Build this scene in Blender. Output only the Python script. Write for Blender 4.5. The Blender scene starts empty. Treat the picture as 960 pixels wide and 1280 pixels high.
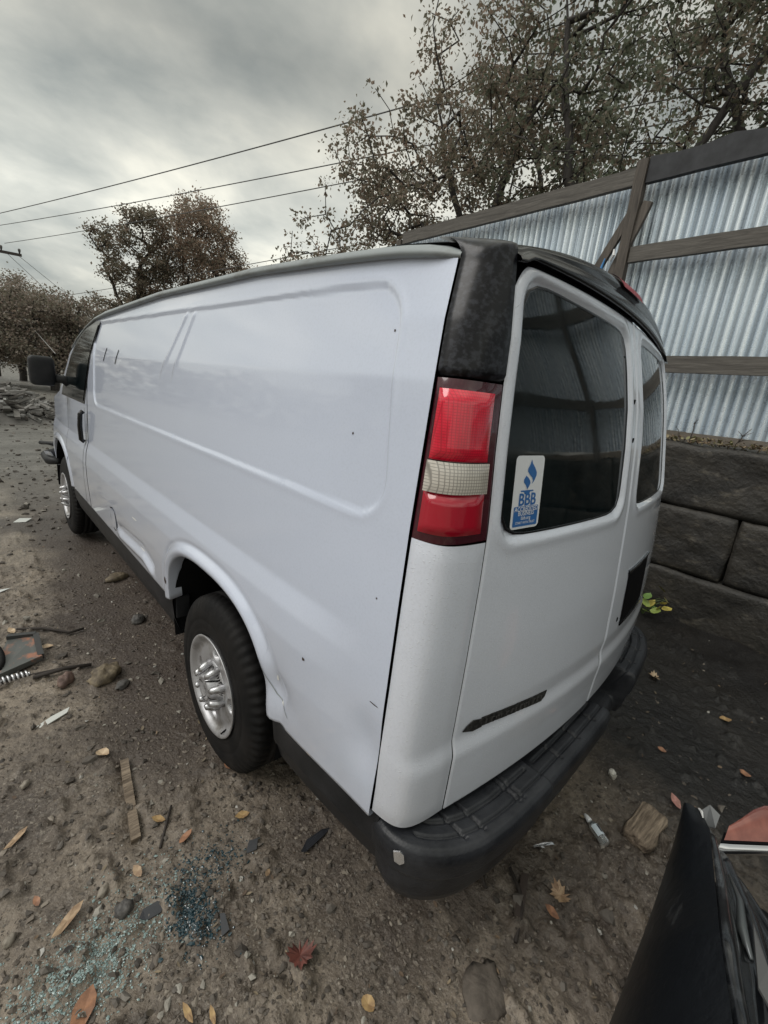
import bpy, math, random
import numpy as np
from mathutils import Vector, Matrix, noise as mnoise

random.seed(7)
rng = np.random.default_rng(7)
SC = bpy.context.scene
COL = SC.collection
R = math.radians

# ------------------------------------------------------------------ camera
cam_d = bpy.data.cameras.new("camera")
cam = bpy.data.objects.new("camera", cam_d)
COL.objects.link(cam)
CX, CY, CZ = -1.62326, -0.43752, 1.66886
YAW, PITCH, ROLL, FPX = -0.783532, -0.268751, 0.107872, 543.159
_f = Vector((-math.sin(YAW) * math.cos(PITCH), math.cos(YAW) * math.cos(PITCH), math.sin(PITCH)))
_r0 = Vector((math.cos(YAW), math.sin(YAW), 0))
_u0 = _r0.cross(_f)
_r = _r0 * math.cos(ROLL) + _u0 * math.sin(ROLL)
_u = -_r0 * math.sin(ROLL) + _u0 * math.cos(ROLL)
cam.matrix_world = Matrix(((_r.x, _u.x, -_f.x, CX), (_r.y, _u.y, -_f.y, CY), (_r.z, _u.z, -_f.z, CZ), (0, 0, 0, 1)))
cam_d.sensor_fit = 'AUTO'
cam_d.sensor_width = 36.0
cam_d.lens = FPX / 1280.0 * 36.0
cam_d.clip_start = 0.02
cam_d.clip_end = 2000
SC.camera = cam
SC.render.resolution_x = 768
SC.render.resolution_y = 1024

# ------------------------------------------------------------------ world and sun
SUN_EL, SUN_AZ = R(48), R(-70)          # azimuth from +Y towards +X: soft light from the van's side
w = bpy.data.worlds.new("World")
SC.world = w
w.use_nodes = True
nt = w.node_tree
nt.nodes.clear()
N = nt.nodes.new
L = nt.links.new
out = N("ShaderNodeOutputWorld")
bg = N("ShaderNodeBackground")
bg.inputs['Strength'].default_value = 0.1
sky = N("ShaderNodeTexSky")
sky.sky_type = 'NISHITA'
sky.sun_disc = False
sky.sun_elevation = SUN_EL
sky.sun_rotation = SUN_AZ
sky.dust_density = 3.0
sky.altitude = 100
tc = N("ShaderNodeTexCoord")
sx = N("ShaderNodeSeparateXYZ")
L(tc.outputs['Generated'], sx.inputs[0])
den = N("ShaderNodeMath"); den.operation = 'MAXIMUM'; den.inputs[1].default_value = 0.0
L(sx.outputs['Z'], den.inputs[0])
den2 = N("ShaderNodeMath"); den2.operation = 'ADD'; den2.inputs[1].default_value = 0.28
L(den.outputs[0], den2.inputs[0])
dv = N("ShaderNodeVectorMath"); dv.operation = 'DIVIDE'
cmb = N("ShaderNodeCombineXYZ")
for i in range(3): L(den2.outputs[0], cmb.inputs[i])
L(tc.outputs['Generated'], dv.inputs[0]); L(cmb.outputs[0], dv.inputs[1])
n1 = N("ShaderNodeTexNoise"); n1.inputs['Scale'].default_value = 2.3; n1.inputs['Detail'].default_value = 7; n1.inputs['Roughness'].default_value = 0.52
n1.inputs['Distortion'].default_value = 0.15
mp = N("ShaderNodeMapping"); mp.inputs['Location'].default_value = (-7.957, -4.656, 1.699); mp.inputs['Rotation'].default_value = (0, 0, 0.445); mp.inputs['Scale'].default_value = (1.0, 1.15, 0.6)
L(dv.outputs[0], mp.inputs[0]); L(mp.outputs[0], n1.inputs['Vector'])
cr = N("ShaderNodeValToRGB")
cr.color_ramp.elements[0].position = 0.30; cr.color_ramp.elements[0].color = (3.7, 4.0, 3.8, 1)
cr.color_ramp.elements[1].position = 0.66; cr.color_ramp.elements[1].color = (9.2, 9.0, 7.8, 1)
e = cr.color_ramp.elements.new(0.5); e.color = (6.3, 6.4, 5.8, 1)
L(n1.outputs['Fac'], cr.inputs[0])
# overcast: the zenith is brighter than the horizon
zr = N("ShaderNodeValToRGB")
zr.color_ramp.elements[0].position = 0.0; zr.color_ramp.elements[0].color = (.86, .86, .86, 1)
zr.color_ramp.elements[1].position = 1.0; zr.color_ramp.elements[1].color = (1.75, 1.75, 1.75, 1)
for p_, v_ in ((.10, 1.0), (.25, 1.30), (.36, 1.05), (.48, .72), (.62, .85)):
    e = zr.color_ramp.elements.new(p_); e.color = (v_, v_, v_ * (.96 if p_ == .26 else 1), 1)
L(sx.outputs['Z'], zr.inputs[0])
vm = N("ShaderNodeVectorMath"); vm.operation = 'MULTIPLY'
L(cr.outputs[0], vm.inputs[0]); L(zr.outputs[0], vm.inputs[1])
mx = N("ShaderNodeMix"); mx.data_type = 'RGBA'; mx.inputs['Factor'].default_value = 0.93
L(sky.outputs[0], mx.inputs[6]); L(vm.outputs[0], mx.inputs[7])
L(mx.outputs[2], bg.inputs['Color']); L(bg.outputs[0], out.inputs['Surface'])

sd = bpy.data.lights.new("sun", 'SUN')
sd.energy = 1.4
sd.angle = R(35)
sd.color = (1.0, 0.975, 0.94)
sun = bpy.data.objects.new("sun", sd)
COL.objects.link(sun)
_sdir = Vector((math.sin(SUN_AZ) * math.cos(SUN_EL), math.cos(SUN_AZ) * math.cos(SUN_EL), math.sin(SUN_EL)))
sun.rotation_euler = _sdir.to_track_quat('Z', 'Y').to_euler()
SC.view_settings.view_transform = 'Standard'
SC.view_settings.look = 'None'
SC.view_settings.exposure = 0.0
SC.view_settings.gamma = 1.0
SC.view_settings.use_curve_mapping = False

# ------------------------------------------------------------------ helpers
def obj(name, verts, faces, mat, parent=None, off=(0, 0, 0), smooth=False, mats=None, midx=None):
    me = bpy.data.meshes.new(name)
    v = np.asarray(verts, float) - np.array(off)
    me.from_pydata(v.tolist(), [], faces if isinstance(faces, list) else faces.tolist())
    if mats:
        for m in mats: me.materials.append(m)
        if midx is not None: me.polygons.foreach_set('material_index', np.asarray(midx, np.int32))
    else:
        me.materials.append(mat)
    if smooth: me.polygons.foreach_set('use_smooth', np.ones(len(me.polygons), bool))
    me.update()
    o = bpy.data.objects.new(name, me)
    COL.objects.link(o)
    if parent is not None: o.parent = parent
    return o

def tag(o, label=None, cat=None, group=None, kind=None):
    if label: o['label'] = label
    if cat: o['category'] = cat
    if group: o['group'] = group
    if kind: o['kind'] = kind
    return o

def empty(name, loc=(0, 0, 0), rz=0):
    o = bpy.data.objects.new(name, None)
    o.empty_display_size = 0.2
    COL.objects.link(o)
    o.location = loc
    o.rotation_euler = (0, 0, rz)
    return o

def gridfaces(nu, nv, closed=False, mask=None, flip=False):
    I, J = np.meshgrid(np.arange(nu - (0 if closed else 1)), np.arange(nv - 1), indexing='ij')
    I2 = (I + 1) % nu
    a = I * nv + J; b = I2 * nv + J; c = I2 * nv + J + 1; d = I * nv + J + 1
    F = np.stack([a, b, c, d], -1) if not flip else np.stack([a, d, c, b], -1)
    if mask is not None: F = F[mask]
    return F.reshape(-1, 4)

def sheet(name, X, Y, Z, mat, parent=None, off=(0, 0, 0), closed=False, mask=None, flip=False, smooth=True, mats=None, midx=None):
    nu, nv = X.shape
    V = np.stack([X, Y, Z], -1).reshape(-1, 3)
    return obj(name, V, gridfaces(nu, nv, closed, mask, flip), mat, parent, off, smooth, mats, midx)

class MB:
    """collects shapes that become one mesh"""
    def __init__(s): s.v = []; s.f = []; s.n = 0
    def add(s, V, F):
        V = np.asarray(V, float)
        s.v.append(V); s.f += [[int(i) + s.n for i in q] for q in F]; s.n += len(V)
    def box(s, c, h, M=None, taper=1.0):
        V = np.array([[x, y, z] for z in (-1, 1) for y in (-1, 1) for x in (-1, 1)], float)
        V[4:, :2] *= taper
        V = V * np.array(h)
        if M is not None: V = V @ np.array(M).T
        s.add(V + np.array(c), [(0, 2, 3, 1), (4, 5, 7, 6), (0, 1, 5, 4), (2, 6, 7, 3), (0, 4, 6, 2), (1, 3, 7, 5)])
    def beam(s, a, b, wd, dp, up=(0, 0, 1)):
        a = Vector(a); b = Vector(b); d = (b - a); l = d.length; d.normalize()
        u = Vector(up); sx_ = d.cross(u); sx_.normalize(); u = sx_.cross(d)
        M = np.array([[d.x, sx_.x, u.x], [d.y, sx_.y, u.y], [d.z, sx_.z, u.z]])
        s.box(((a + b) / 2)[:], (l / 2, wd / 2, dp / 2), M)
    def tube(s, pts, rad, n=8, cap=True):
        pts = [Vector(p) for p in pts]
        if not hasattr(rad, '__len__'): rad = [rad] * len(pts)
        rings = []
        prev = None
        for i, p in enumerate(pts):
            d = (pts[min(i + 1, len(pts) - 1)] - pts[max(i - 1, 0)])
            if d.length < 1e-9: d = Vector((0, 0, 1))
            d.normalize()
            ref = Vector((0, 0, 1)) if abs(d.z) < .9 else Vector((1, 0, 0))
            if prev is not None: ref = prev
            a = d.cross(ref)
            if a.length < 1e-6: a = d.cross(Vector((1, 0, 0)))
            a.normalize(); b = a.cross(d); b.normalize(); prev = b
            rings.append([p + (a * math.cos(t) + b * math.sin(t)) * rad[i] for t in [2 * math.pi * k / n for k in range(n)]])
        V = [v[:] for r in rings for v in r]
        F = []
        for i in range(len(pts) - 1):
            for k in range(n):
                k2 = (k + 1) % n
                F.append((i * n + k, i * n + k2, (i + 1) * n + k2, (i + 1) * n + k))
        if cap:
            F.append(tuple(range(n - 1, -1, -1))); F.append(tuple((len(pts) - 1) * n + k for k in range(n)))
        s.add(V, F)
    def ngon(s, pts, thick=None, nrm=(0, 0, 1)):
        P = np.array(pts, float); n = len(P)
        if thick is None: s.add(P, [tuple(range(n))]); return
        Q = P - np.array(nrm) * thick
        F = [tuple(range(n)), tuple(range(2 * n - 1, n - 1, -1))]
        for k in range(n): F.append((k, n + k, n + (k + 1) % n, (k + 1) % n))
        s.add(np.concatenate([P, Q]), F)
    def build(s, name, mat, parent=None, off=(0, 0, 0), smooth=False):
        return obj(name, np.concatenate(s.v), s.f, mat, parent, off, smooth)

def interp(x, xs, ys): return np.interp(x, xs, ys)
def sstep(a, b, x):
    t = np.clip((x - a) / (b - a), 0, 1); return t * t * (3 - 2 * t)
def rr_sdf(u, v, u0, u1, v0, v1, r):
    cu, cv = (u0 + u1) / 2, (v0 + v1) / 2
    qu = np.abs(u - cu) - (u1 - u0) / 2 + r; qv = np.abs(v - cv) - (v1 - v0) / 2 + r
    return np.hypot(np.maximum(qu, 0), np.maximum(qv, 0)) + np.minimum(np.maximum(qu, qv), 0) - r

def _hash(i, j, s):
    h = (i * 374761393 + j * 668265263 + s * 974634777) & 0x7fffffff
    h = ((h ^ (h >> 13)) * 1274126177) & 0x7fffffff
    return ((h ^ (h >> 16)) & 0xffff) / 65535.0
def vn(x, y, s=0):
    x = np.asarray(x, float); y = np.asarray(y, float)
    i = np.floor(x).astype(np.int64); j = np.floor(y).astype(np.int64)
    fx = x - i; fy = y - j
    fx = fx * fx * (3 - 2 * fx); fy = fy * fy * (3 - 2 * fy)
    a = _hash(i, j, s); b = _hash(i + 1, j, s); c = _hash(i, j + 1, s); d = _hash(i + 1, j + 1, s)
    return (a * (1 - fx) + b * fx) * (1 - fy) + (c * (1 - fx) + d * fx) * fy
def fbm(x, y, o=4, s=0, g=.5):
    t = 0; a = 1; n = 0
    for k in range(o):
        t = t + a * vn(x * 2 ** k + 17.3 * k, y * 2 ** k - 9.1 * k, s + k); n += a; a *= g
    return t / n

# ------------------------------------------------------------------ materials
def mat(name, base=(.5, .5, .5), rough=.5, metal=0., **kw):
    m = bpy.data.materials.new(name); m.use_nodes = True
    b = m.node_tree.nodes['Principled BSDF']
    b.inputs['Base Color'].default_value = (*base, 1)
    b.inputs['Roughness'].default_value = rough
    b.inputs['Metallic'].default_value = metal
    for k, v in kw.items():
        b.inputs[k.replace('_', ' ')].default_value = v
    m.diffuse_color = (*base, 1)
    return m
def nodes(m): return m.node_tree.nodes, m.node_tree.links, m.node_tree.nodes['Principled BSDF']
def noise_mix(m, c1, c2, scale=5, lo=.4, hi=.6, detail=6, rough=.6, coord='Object', sc=(1, 1, 1), input_='Base Color', dist=0.):
    n, l, b = nodes(m)
    t = n.new('ShaderNodeTexCoord'); mpn = n.new('ShaderNodeMapping'); mpn.inputs['Scale'].default_value = sc
    no = n.new('ShaderNodeTexNoise'); no.inputs['Scale'].default_value = scale; no.inputs['Detail'].default_value = detail; no.inputs['Roughness'].default_value = rough
    no.inputs['Distortion'].default_value = dist
    r = n.new('ShaderNodeValToRGB')
    r.color_ramp.elements[0].position = lo; r.color_ramp.elements[1].position = hi
    f = (lambda c: (*c, 1) if hasattr(c, '__len__') else (c, c, c, 1))
    r.color_ramp.elements[0].color = f(c1); r.color_ramp.elements[1].color = f(c2)
    l.new(t.outputs[coord], mpn.inputs[0]); l.new(mpn.outputs[0], no.inputs['Vector']); l.new(no.outputs['Fac'], r.inputs[0])
    if input_: l.new(r.outputs[0], b.inputs[input_])
    return no, r, mpn
def bump(m, scale=50, strength=.3, dist=.01, detail=5, sc=(1, 1, 1), prev=None, coord='Object'):
    n, l, b = nodes(m)
    t = n.new('ShaderNodeTexCoord'); mpn = n.new('ShaderNodeMapping'); mpn.inputs['Scale'].default_value = sc
    no = n.new('ShaderNodeTexNoise'); no.inputs['Scale'].default_value = scale; no.inputs['Detail'].default_value = detail
    bp = n.new('ShaderNodeBump'); bp.inputs['Strength'].default_value = strength; bp.inputs['Distance'].default_value = dist
    l.new(t.outputs[coord], mpn.inputs[0]); l.new(mpn.outputs[0], no.inputs['Vector']); l.new(no.outputs['Fac'], bp.inputs['Height'])
    if prev is not None: l.new(prev.outputs[0], bp.inputs['Normal'])
    l.new(bp.outputs[0], b.inputs['Normal'])
    return bp
def mixcol(m, fac_socket, a_socket, col, blend='MIX'):
    """mix: a -> col by fac; returns colour socket"""
    n, l, b = nodes(m)
    x = n.new('ShaderNodeMix'); x.data_type = 'RGBA'; x.blend_type = blend
    l.new(fac_socket, x.inputs[0]); l.new(a_socket, x.inputs[6])
    if isinstance(col, tuple): x.inputs[7].default_value = (*col, 1)
    else: l.new(col, x.inputs[7])
    return x.outputs[2]

def paint(name, base, drops=0.0, grime=.3):
    m = mat(name, base, .28)
    n, l, b = nodes(m)
    b.inputs['Coat Weight'].default_value = 1.; b.inputs['Coat Roughness'].default_value = .05
    b.inputs['Specular IOR Level'].default_value = .5
    t = n.new('ShaderNodeTexCoord')
    no = n.new('ShaderNodeTexNoise'); no.inputs['Scale'].default_value = 2.2; no.inputs['Detail'].default_value = 9; no.inputs['Roughness'].default_value = .65
    l.new(t.outputs['Object'], no.inputs['Vector'])
    s = n.new('ShaderNodeSeparateXYZ'); l.new(t.outputs['Object'], s.inputs[0])
    mr = n.new('ShaderNodeMapRange'); mr.inputs['From Min'].default_value = 1.15; mr.inputs['From Max'].default_value = .45
    mr.inputs['To Min'].default_value = .05; mr.inputs['To Max'].default_value = 1.
    l.new(s.outputs['Z'], mr.inputs['Value'])
    mm = n.new('ShaderNodeMath'); mm.operation = 'MULTIPLY'; l.new(mr.outputs[0], mm.inputs[0]); l.new(no.outputs['Fac'], mm.inputs[1])
    m2 = n.new('ShaderNodeMath'); m2.operation = 'MULTIPLY'; m2.inputs[1].default_value = grime; l.new(mm.outputs[0], m2.inputs[0])
    rgb = n.new('ShaderNodeRGB'); rgb.outputs[0].default_value = (*base, 1)
    c = mixcol(m, m2.outputs[0], rgb.outputs[0], (.33, .29, .25))
    # fine road dust speckle
    n2 = n.new('ShaderNodeTexNoise'); n2.inputs['Scale'].default_value = 160; n2.inputs['Detail'].default_value = 3
    l.new(t.outputs['Object'], n2.inputs['Vector'])
    r2 = n.new('ShaderNodeMapRange'); r2.inputs['From Min'].default_value = .45; r2.inputs['From Max'].default_value = .8; r2.inputs['To Max'].default_value = .22 + drops * .15
    l.new(n2.outputs['Fac'], r2.inputs['Value'])
    c = mixcol(m, r2.outputs[0], c, tuple(x * .72 for x in base))
    l.new(c, b.inputs['Base Color'])
    # orange peel and soft panel waviness
    nb = n.new('ShaderNodeTexNoise'); nb.inputs['Scale'].default_value = 3.5; nb.inputs['Detail'].default_value = 2
    l.new(t.outputs['Object'], nb.inputs['Vector'])
    bp = n.new('ShaderNodeBump'); bp.inputs['Strength'].default_value = .25; bp.inputs['Distance'].default_value = .012
    l.new(nb.outputs['Fac'], bp.inputs['Height'])
    last = bp
    if drops:
        vo = n.new('ShaderNodeTexVoronoi'); vo.inputs['Scale'].default_value = 170; vo.inputs['Randomness'].default_value = 1
        l.new(t.outputs['Object'], vo.inputs['Vector'])
        rg = n.new('ShaderNodeMapRange'); rg.inputs['From Min'].default_value = .0; rg.inputs['From Max'].default_value = .32; rg.inputs['To Min'].default_value = 1; rg.inputs['To Max'].default_value = 0
        l.new(vo.outputs['Distance'], rg.inputs['Value'])
        sel = n.new('ShaderNodeSeparateColor'); l.new(vo.outputs['Color'], sel.inputs[0])
        gt = n.new('ShaderNodeMath'); gt.operation = 'GREATER_THAN'; gt.inputs[1].default_value = .5; l.new(sel.outputs[0], gt.inputs[0])
        pr = n.new('ShaderNodeMath'); pr.operation = 'MULTIPLY'; l.new(rg.outputs[0], pr.inputs[0]); l.new(gt.outputs[0], pr.inputs[1])
        b2 = n.new('ShaderNodeBump'); b2.inputs['Strength'].default_value = drops; b2.inputs['Distance'].default_value = .004
        cdrop = n.new('ShaderNodeMath'); cdrop.operation = 'MULTIPLY'; cdrop.inputs[1].default_value = .45; l.new(pr.outputs[0], cdrop.inputs[0])
        l.new(mixcol(m, cdrop.outputs[0], c, (.86, .87, .9)), b.inputs['Base Color'])
        l.new(pr.outputs[0], b2.inputs['Height']); l.new(last.outputs[0], b2.inputs['Normal']); last = b2
    l.new(last.outputs[0], b.inputs['Normal'])
    return m

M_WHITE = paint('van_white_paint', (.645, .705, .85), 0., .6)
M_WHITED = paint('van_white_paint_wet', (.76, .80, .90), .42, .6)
M_BLACK = mat('black_gap', (.004, .004, .005), .6, Specular_IOR_Level=.08)
M_LINER = mat('dark_underbody', (.010, .010, .011), .9, Specular_IOR_Level=.1)
M_PLAST = mat('black_plastic', (.028, .029, .032), .5, Specular_IOR_Level=.35)
noise_mix(M_PLAST, (.010, .011, .013), (.028, .028, .031), 9, .35, .7, 8)
bump(M_PLAST, 220, .25, .002)
M_CAP = mat('weathered_black_cap', (.02, .02, .024), .30, Specular_IOR_Level=.25)
noise_mix(M_CAP, (.005, .005, .007), (.030, .032, .040), 70, .46, .62, 4, .55, sc=(1, 1, 1.3))
M_CAP.node_tree.nodes['Principled BSDF'].inputs['Coat Weight'].default_value = .2
M_CAP.node_tree.nodes['Principled BSDF'].inputs['Coat Roughness'].default_value = .2
M_CAPG = mat('glossy_black_trim', (.007, .0075, .009), .22, Coat_Weight=.35, Coat_Roughness=.12, Specular_IOR_Level=.3)
bump(M_CAPG, 260, .15, .001)
M_BUMP = mat('bumper_plastic', (.05, .052, .058), .40, Specular_IOR_Level=.35)
noise_mix(M_BUMP, (.009, .010, .013), (.040, .042, .048), 6, .35, .7, 9, .7)
bump(M_BUMP, 140, .35, .003)
M_TYRE = mat('tyre_rubber', (.013, .013, .014), .7, Specular_IOR_Level=.25)
noise_mix(M_TYRE, (.006, .006, .0065), (.020, .018, .017), 7, .4, .75, 7)
M_STEEL = mat('wheel_steel', (.62, .62, .63), .45, .7)
noise_mix(M_STEEL, (.28, .265, .25), (.55, .55, .57), 12, .3, .5, 6)
M_CHROME = mat('chrome', (.75, .75, .77), .12, 1.)
M_HOLE = mat('wheel_hole_dark', (.01, .01, .01), .8)
M_GUTTER = mat('oxidised_grey_gutter', (.30, .32, .33), .55)
noise_mix(M_GUTTER, (.15, .15, .14), (.30, .33, .34), 8, .30, .5, 8, .7, sc=(1, .4, 1))
M_ROOFP = mat('roof_paint', (.6, .62, .64), .4)
M_GLASS = mat('tinted_glass', (.012, .016, .017), .03, Specular_IOR_Level=.34)
noise_mix(M_GLASS, .04, .15, 14, .45, .8, 9, .75, sc=(1, 1, .25), input_='Roughness')
noise_mix(M_GLASS, (.003, .006, .007), (.012, .018, .020), 5, .4, .75, 9, .8, sc=(1, 1, .3))
M_GRIME = mat('glass_clean', (.01, .012, .013), .04)
M_CHARC = mat('charcoal_soil', (.01, .01, .01), .9)

def lens(name, base, k=360, amt=.5, coat=1.):
    m = mat(name, base, .18, Coat_Weight=coat, Coat_Roughness=.05)
    n, l, b = nodes(m)
    t = n.new('ShaderNodeTexCoord'); s = n.new('ShaderNodeSeparateXYZ'); l.new(t.outputs['Object'], s.inputs[0])
    outs = []
    for ax, kk in (('X', k), ('Y', k), ('Z', k)):
        a = n.new('ShaderNodeMath'); a.operation = 'MULTIPLY'; a.inputs[1].default_value = kk * 2 * math.pi / 1.0 * .5
        l.new(s.outputs[ax], a.inputs[0])
        c = n.new('ShaderNodeMath'); c.operation = 'COSINE'; l.new(a.outputs[0], c.inputs[0]); outs.append(c)
    mxn = n.new('ShaderNodeMath'); mxn.operation = 'MAXIMUM'; l.new(outs[0].outputs[0], mxn.inputs[0]); l.new(outs[2].outputs[0], mxn.inputs[1])
    r = n.new('ShaderNodeMapRange'); r.inputs['From Min'].default_value = .6; r.inputs['From Max'].default_value = 1; r.inputs['To Max'].default_value = amt
    l.new(mxn.outputs[0], r.inputs['Value'])
    no = n.new('ShaderNodeTexNoise'); no.inputs['Scale'].default_value = 11; no.inputs['Detail'].default_value = 2
    l.new(t.outputs['Object'], no.inputs['Vector'])
    rn = n.new('ShaderNodeMapRange'); rn.inputs['From Min'].default_value = .5; rn.inputs['From Max'].default_value = .75; rn.inputs['To Max'].default_value = .55
    l.new(no.outputs['Fac'], rn.inputs['Value'])
    rgb = n.new('ShaderNodeRGB'); rgb.outputs[0].default_value = (*base, 1)
    c0 = mixcol(m, rn.outputs[0], rgb.outputs[0], tuple(x * .35 for x in base))
    c1 = mixcol(m, r.outputs[0], c0, tuple(x * .3 for x in base))
    l.new(c1, b.inputs['Base Color'])
    return m
M_RED = lens('red_lens_grid', (.80, .012, .045))
M_RED2 = mat('red_lens_plain', (.42, .004, .022), .14, Coat_Weight=1., Coat_Roughness=.04)
M_CLEAR = lens('clear_lens_grid', (.66, .62, .56), 300, .8)
M_DRED = mat('dark_red_housing', (.06, .006, .014), .2, Coat_Weight=.8)

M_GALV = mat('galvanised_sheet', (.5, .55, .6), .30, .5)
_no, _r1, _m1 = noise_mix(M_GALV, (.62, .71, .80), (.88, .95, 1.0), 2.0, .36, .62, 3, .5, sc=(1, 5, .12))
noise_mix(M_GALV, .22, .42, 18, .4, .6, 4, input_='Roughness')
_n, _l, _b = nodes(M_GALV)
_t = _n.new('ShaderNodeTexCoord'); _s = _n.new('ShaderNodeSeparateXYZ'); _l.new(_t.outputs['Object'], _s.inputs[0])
_g = _n.new('ShaderNodeMapRange'); _g.inputs['From Min'].default_value = .001; _g.inputs['From Max'].default_value = .015; _g.inputs['To Max'].default_value = .80  # groove shade painted into the colour: darker with corrugation depth
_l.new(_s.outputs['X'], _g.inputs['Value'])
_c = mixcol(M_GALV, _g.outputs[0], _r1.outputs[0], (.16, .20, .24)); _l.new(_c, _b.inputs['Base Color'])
M_WOOD = mat('weathered_board', (.16, .14, .125), .75)
noise_mix(M_WOOD, (.05, .044, .039), (.15, .138, .122), 4, .3, .7, 10, .7, sc=(6, .7, 9), dist=1.2)
bump(M_WOOD, 8, .5, .006, 8, sc=(8, .6, 12))
M_WOODV = mat('weathered_post', (.16, .14, .125), .75)
noise_mix(M_WOODV, (.035, .029, .025), (.13, .11, .092), 4, .3, .7, 10, .7, sc=(7, 9, .7), dist=1.2)
bump(M_WOODV, 8, .5, .006, 8, sc=(8, 12, .6))
M_TAR = mat('black_tarred_board', (.022, .023, .027), .7)
noise_mix(M_TAR, (.014, .015, .018), (.04, .042, .048), 9, .35, .7)

M_CONC = mat('wet_dirty_concrete', (.06, .055, .05), .6)
_n, _l, _b = nodes(M_CONC)
noc, rc, mc = noise_mix(M_CONC, (.008, .008, .008), (.052, .046, .038), 1.9, .32, .72, 12, .72, sc=(1, 1, 1.6))
_t = _n.new('ShaderNodeTexCoord'); _no2 = _n.new('ShaderNodeTexNoise'); _no2.inputs['Scale'].default_value = 6.5; _no2.inputs['Detail'].default_value = 11; _no2.inputs['Roughness'].default_value = .75
_mm = _n.new('ShaderNodeMapping'); _mm.inputs['Scale'].default_value = (1, .8, 2.2); _l.new(_t.outputs['Object'], _mm.inputs[0]); _l.new(_mm.outputs[0], _no2.inputs['Vector'])
_r = _n.new('ShaderNodeMapRange'); _r.inputs['From Min'].default_value = .55; _r.inputs['From Max'].default_value = .72; _r.inputs['To Max'].default_value = .7
_l.new(_no2.outputs['Fac'], _r.inputs['Value'])
_c = mixcol(M_CONC, _r.outputs[0], rc.outputs[0], (.15, .13, .10)); _l.new(_c, _b.inputs['Base Color'])
bump(M_CONC, 30, .7, .015, 9)

# ground
M_GRD = mat('wet_dirt', (.1, .085, .07), .75)
n, l, b = nodes(M_GRD)
t = n.new('ShaderNodeTexCoord')
def tn(scale, detail=6, rough=.6, sc=(1, 1, 1), loc=(0, 0, 0)):
    mpn = n.new('ShaderNodeMapping'); mpn.inputs['Scale'].default_value = sc; mpn.inputs['Location'].default_value = loc
    no = n.new('ShaderNodeTexNoise'); no.inputs['Scale'].default_value = scale; no.inputs['Detail'].default_value = detail; no.inputs['Roughness'].default_value = rough
    l.new(t.outputs['Object'], mpn.inputs[0]); l.new(mpn.outputs[0], no.inputs['Vector']); return no
def mr_(sock, a, b_, c=0., d=1.):
    r = n.new('ShaderNodeMapRange'); r.inputs['From Min'].default_value = a; r.inputs['From Max'].default_value = b_; r.inputs['To Min'].default_value = c; r.inputs['To Max'].default_value = d
    l.new(sock, r.inputs['Value']); return r.outputs[0]
def mth(op, a, b_):
    x = n.new('ShaderNodeMath'); x.operation = op
    if hasattr(a, 'links'): l.new(a, x.inputs[0])
    else: x.inputs[0].default_value = a
    if hasattr(b_, 'links'): l.new(b_, x.inputs[1])
    else: x.inputs[1].default_value = b_
    return x.outputs[0]
rgb = n.new('ShaderNodeRGB'); rgb.outputs[0].default_value = (.33, .275, .215, 1)
c = mixcol(M_GRD, mr_(tn(1.3, 8, .65).outputs['Fac'], .38, .62), rgb.outputs[0], (.085, .067, .054))
c = mixcol(M_GRD, mr_(tn(22, 8, .7).outputs['Fac'], .45, .7, 0, .75), c, (.062, .050, .041))
c = mixcol(M_GRD, mr_(tn(75, 6, .75).outputs['Fac'], .53, .66, 0, .85), c, (.31, .27, .225))
c = mixcol(M_GRD, mr_(tn(48, 6, .75, loc=(3, 5, 1)).outputs['Fac'], .54, .66, 0, .8), c, (.040, .032, .026))
c = mixcol(M_GRD, mr_(tn(260, 3, .7).outputs['Fac'], .62, .72, 0, .8), c, (.32, .29, .25))
c = mixcol(M_GRD, mr_(tn(.8, 7, .65, loc=(7, 2, 0)).outputs['Fac'], .50, .60, 0, .75), c, (.055, .043, .036))
sp = n.new('ShaderNodeSeparateXYZ'); l.new(t.outputs['Object'], sp.inputs[0])
# darker brown band along the van's side
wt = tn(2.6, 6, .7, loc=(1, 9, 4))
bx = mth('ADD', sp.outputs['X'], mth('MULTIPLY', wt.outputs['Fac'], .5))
dark_band = mth('MULTIPLY', mr_(bx, -1.15, -.88), mr_(sp.outputs['Y'], .7, 1.7))
c = mixcol(M_GRD, mth('MULTIPLY', dark_band, mr_(sp.outputs['X'], .4, -.5, 0, .8)), c, (.062, .047, .040))
# black spoil near the retaining wall
wv = tn(1.6, 6, .7)
edge = mth('ADD', sp.outputs['X'], mth('MULTIPLY', wv.outputs['Fac'], .9))
ye = mth('MULTIPLY', sp.outputs['Y'], -.35)
dark = mr_(mth('ADD', edge, ye), .70, 1.25, 0, .95)
c = mixcol(M_GRD, dark, c, (.0055, .0055, .006))
# far yard: greyer, gravelly, with wheel tracks across
far = mr_(sp.outputs['Y'], 3.5, 9.0, 0, .85)
cg = n.new('ShaderNodeRGB'); cg.outputs[0].default_value = (.12, .118, .108, 1)
cgs = mixcol(M_GRD, mr_(tn(.9, 8, .7, sc=(.25, 2.2, 1)).outputs['Fac'], .42, .6), cg.outputs[0], (.20, .195, .18))
cgs = mixcol(M_GRD, mr_(tn(14, 6, .8).outputs['Fac'], .5, .62, 0, .6), cgs, (.06, .058, .052))
c = mixcol(M_GRD, far, c, cgs)
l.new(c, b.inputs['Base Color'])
l.new(mr_(tn(4, 6, .7).outputs['Fac'], .35, .7, .34, .75), b.inputs['Roughness'])
bp1 = bump(M_GRD, 60, .8, .012, 10)
bp2 = bump(M_GRD, 400, .5, .003, 4, prev=bp1)

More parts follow.
